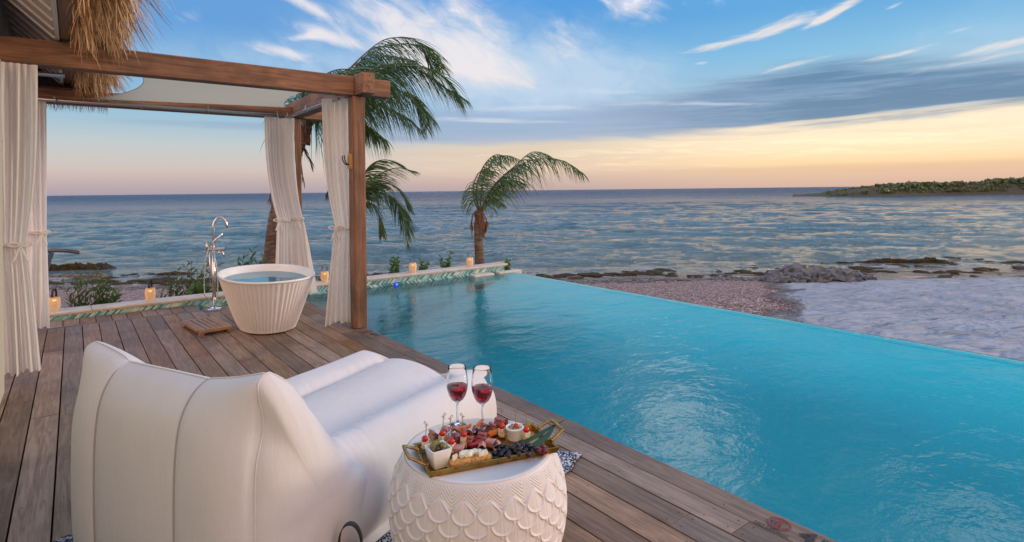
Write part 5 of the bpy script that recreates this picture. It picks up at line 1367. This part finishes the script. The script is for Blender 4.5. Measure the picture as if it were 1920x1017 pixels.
# ------------------------------------------------------------------ rocks
def gz_at(px, py):
    z = -1.2
    for _ in range(12): p_ = on_z(px, py, z); z = ground_h(p_.x, p_.y)
    return on_z(px, py, z)
protos = []
rnd = random.Random(8)
for k in range(6):
    mb = MB(); mb.ico((0,0,0), 1, 2, jit=.9, sc=(1, rnd.uniform(.55,.9), rnd.uniform(.4,.65)), rot=Matrix.Rotation(rnd.random()*6, 3, 'Z') @ Matrix.Rotation(rnd.uniform(-.5,.5), 3, 'X')); protos.append(mb)
meshes = []
for k, mb in enumerate(protos):
    o = mb.build('boulder', M['rock'], angle=28); o.data.polygons.foreach_set('use_smooth', [False]*len(o.data.polygons)); meshes.append(o.data); bpy.data.objects.remove(o)
pa, pb = gz_at(1450, 530), gz_at(1640, 524)
cnt = 0
for k in range(190):
    t = rnd.random(); e = 1-(2*t-1)**2
    lay = rnd.random()
    q = pa.lerp(pb, t); back_ = Vector((sY, cY, 0))*rnd.uniform(-.1, 1.6)*(.3+.7*e)
    z = ground_h(q.x+back_.x, q.y+back_.y)+(lay**1.3)*(.32*e**.7 if t < .7 else .26*e**.8)*(1-abs(back_.length-.6)*.45)
    s_ = rnd.uniform(.13, .30)*(1.15 if t < .7 else .85)
    o = bpy.data.objects.new('boulder', rnd.choice(meshes)); col.objects.link(o); o.location = (q.x+back_.x, q.y+back_.y, z); o.scale = (s_*rnd.uniform(.8,1.3), s_*rnd.uniform(.8,1.2), s_*rnd.uniform(.7,1.1)); o.rotation_euler = (rnd.uniform(-.6,.6), rnd.uniform(-.6,.6), rnd.random()*6)
    tag(o, 'grey boulder in the long rock pile at the edge of the white sand', 'boulder', 'boulders in the rock pile')
# reef ledges
def ledge(px0, px1, py, hpx, dep, label, m='reef', seed=0, group=None, taper=1.0):
    a, b = on_z(px0, py, SEA-.02), on_z(px1, py-(px1-px0)*.006, SEA-.02); hgt = hpx*((a.x*sY+a.y*cY))/FPX
    n = 260; P = []; bk = Vector((sY, cY, 0))*dep
    for i, v in enumerate(np.linspace(-.15, 1.0, 30)):
        row = []
        for j in range(n):
            t = j/(n-1); e = min(1, min(t, 1-t)*6)**.5; q = a.lerp(b, t)+bk*max(0, v)*(.6+.5*mnoise.noise(Vector((t*4+seed, 3, 0))))
            r_ = mnoise.noise(Vector((t*(b-a).length*1.1, v*1.5, seed)))+.6*mnoise.noise(Vector((t*(b-a).length*4, v*5, seed+3)))+.45*mnoise.noise(Vector((t*(b-a).length*13, v*13, seed+5)))
            h_ = hgt*(.75+.45*r_)*e*min(1, (v+.15)*14)*(1 if v < .7 else (1-v)/.3)
            row.append((q.x-bk.x*.05*r_, q.y-bk.y*.05*r_, SEA-.05+h_))
        P.append(row)
    mb = MB(); mb.grid(P); tag(mb.build('reef_ledge' if m == 'reef' else 'rock_ledge', M[m]), label, 'reef' if m == 'reef' else 'rocks', group)
ledge(1608, 1794, 497, 12, 1.2, 'long dark mossy reef ledge in the water right of the rock pile', seed=1)
ledge(1543, 1567, 499, 7, .7, 'small dark reef block behind the middle of the rock pile', seed=2)
ledge(1572, 1604, 498, 7, .7, 'small dark reef block between the rock pile and the long ledge', seed=3)
ledge(1780, 1850, 490, 6, 1.4, 'low flat mossy reef shelf at the right end of the long ledge', seed=4)
ledge(60, 202, 514, 20, 1.6, 'dark weedy reef ledge at the waterline on the far left', seed=5)
ledge(210, 390, 520, 8, .9, 'low row of dark shoreline rocks behind the left lanterns', seed=6)
ledge(1303, 1320, 502, 5, .5, 'lone small dark rock awash in the shallows', seed=7)
ledge(60, 212, 524, 9, .9, 'pale limestone shelf at the water edge on the far left', 'limestone', 8)
ledge(1035, 1075, 519, 4, .7, 'flat dark weed-covered rock just past the infinity edge corner', seed=9)
ledge(1080, 1240, 520, 4, .9, 'thin line of weed-covered rock along the shallows beyond the pool', seed=10)
rnd = random.Random(99); mb = MB(); mb3 = MB()
for k in range(900):
    Rt = rnd.uniform(-16, 24); F = rnd.gauss(19.6, 1.1)+min(10, max(0, Rt))*.10
    cl_ = mnoise.noise(Vector((Rt*.35, F*1.1, 6)))
    if cl_ < .02 or F < 17: continue
    x = F*sY+Rt*cY; y = F*cY-Rt*sY; r_ = rnd.uniform(.05, .22)
    mb.ico((x, y, max(ground_h(x, y), SEA)+.01), r_, 1, jit=.9, sc=(rnd.uniform(1,2.2), rnd.uniform(.8,1.5), .35), rot=Matrix.Rotation(-YAW+rnd.uniform(-.4,.4), 3, 'Z'))
tag(mb.build('mossy_shore_rocks', M['reef'], smooth=False), 'scattered dark weedy stones over the wet shallows along the shoreline', 'stones', kind='stuff')
mb = MB()
for k in range(1500):
    Rt = rnd.uniform(-16, 9); F = 16.8+min(8, max(0, Rt))*.12+rnd.gauss(0, .28)
    x = F*sY+Rt*cY; y = F*cY-Rt*sY; r_ = rnd.uniform(.02, .075)
    mb.ico((x, y, ground_h(x, y)+.01), r_, 1, jit=.7, sc=(1.2, 1, .7))
tag(mb.build('wrack_line_stones', M['rock'], smooth=False), 'line of loose grey stones where the pebble beach meets the wet rock', 'stones', kind='stuff')
for o in bpy.data.objects:
    if '_base' in o: del o['_base']
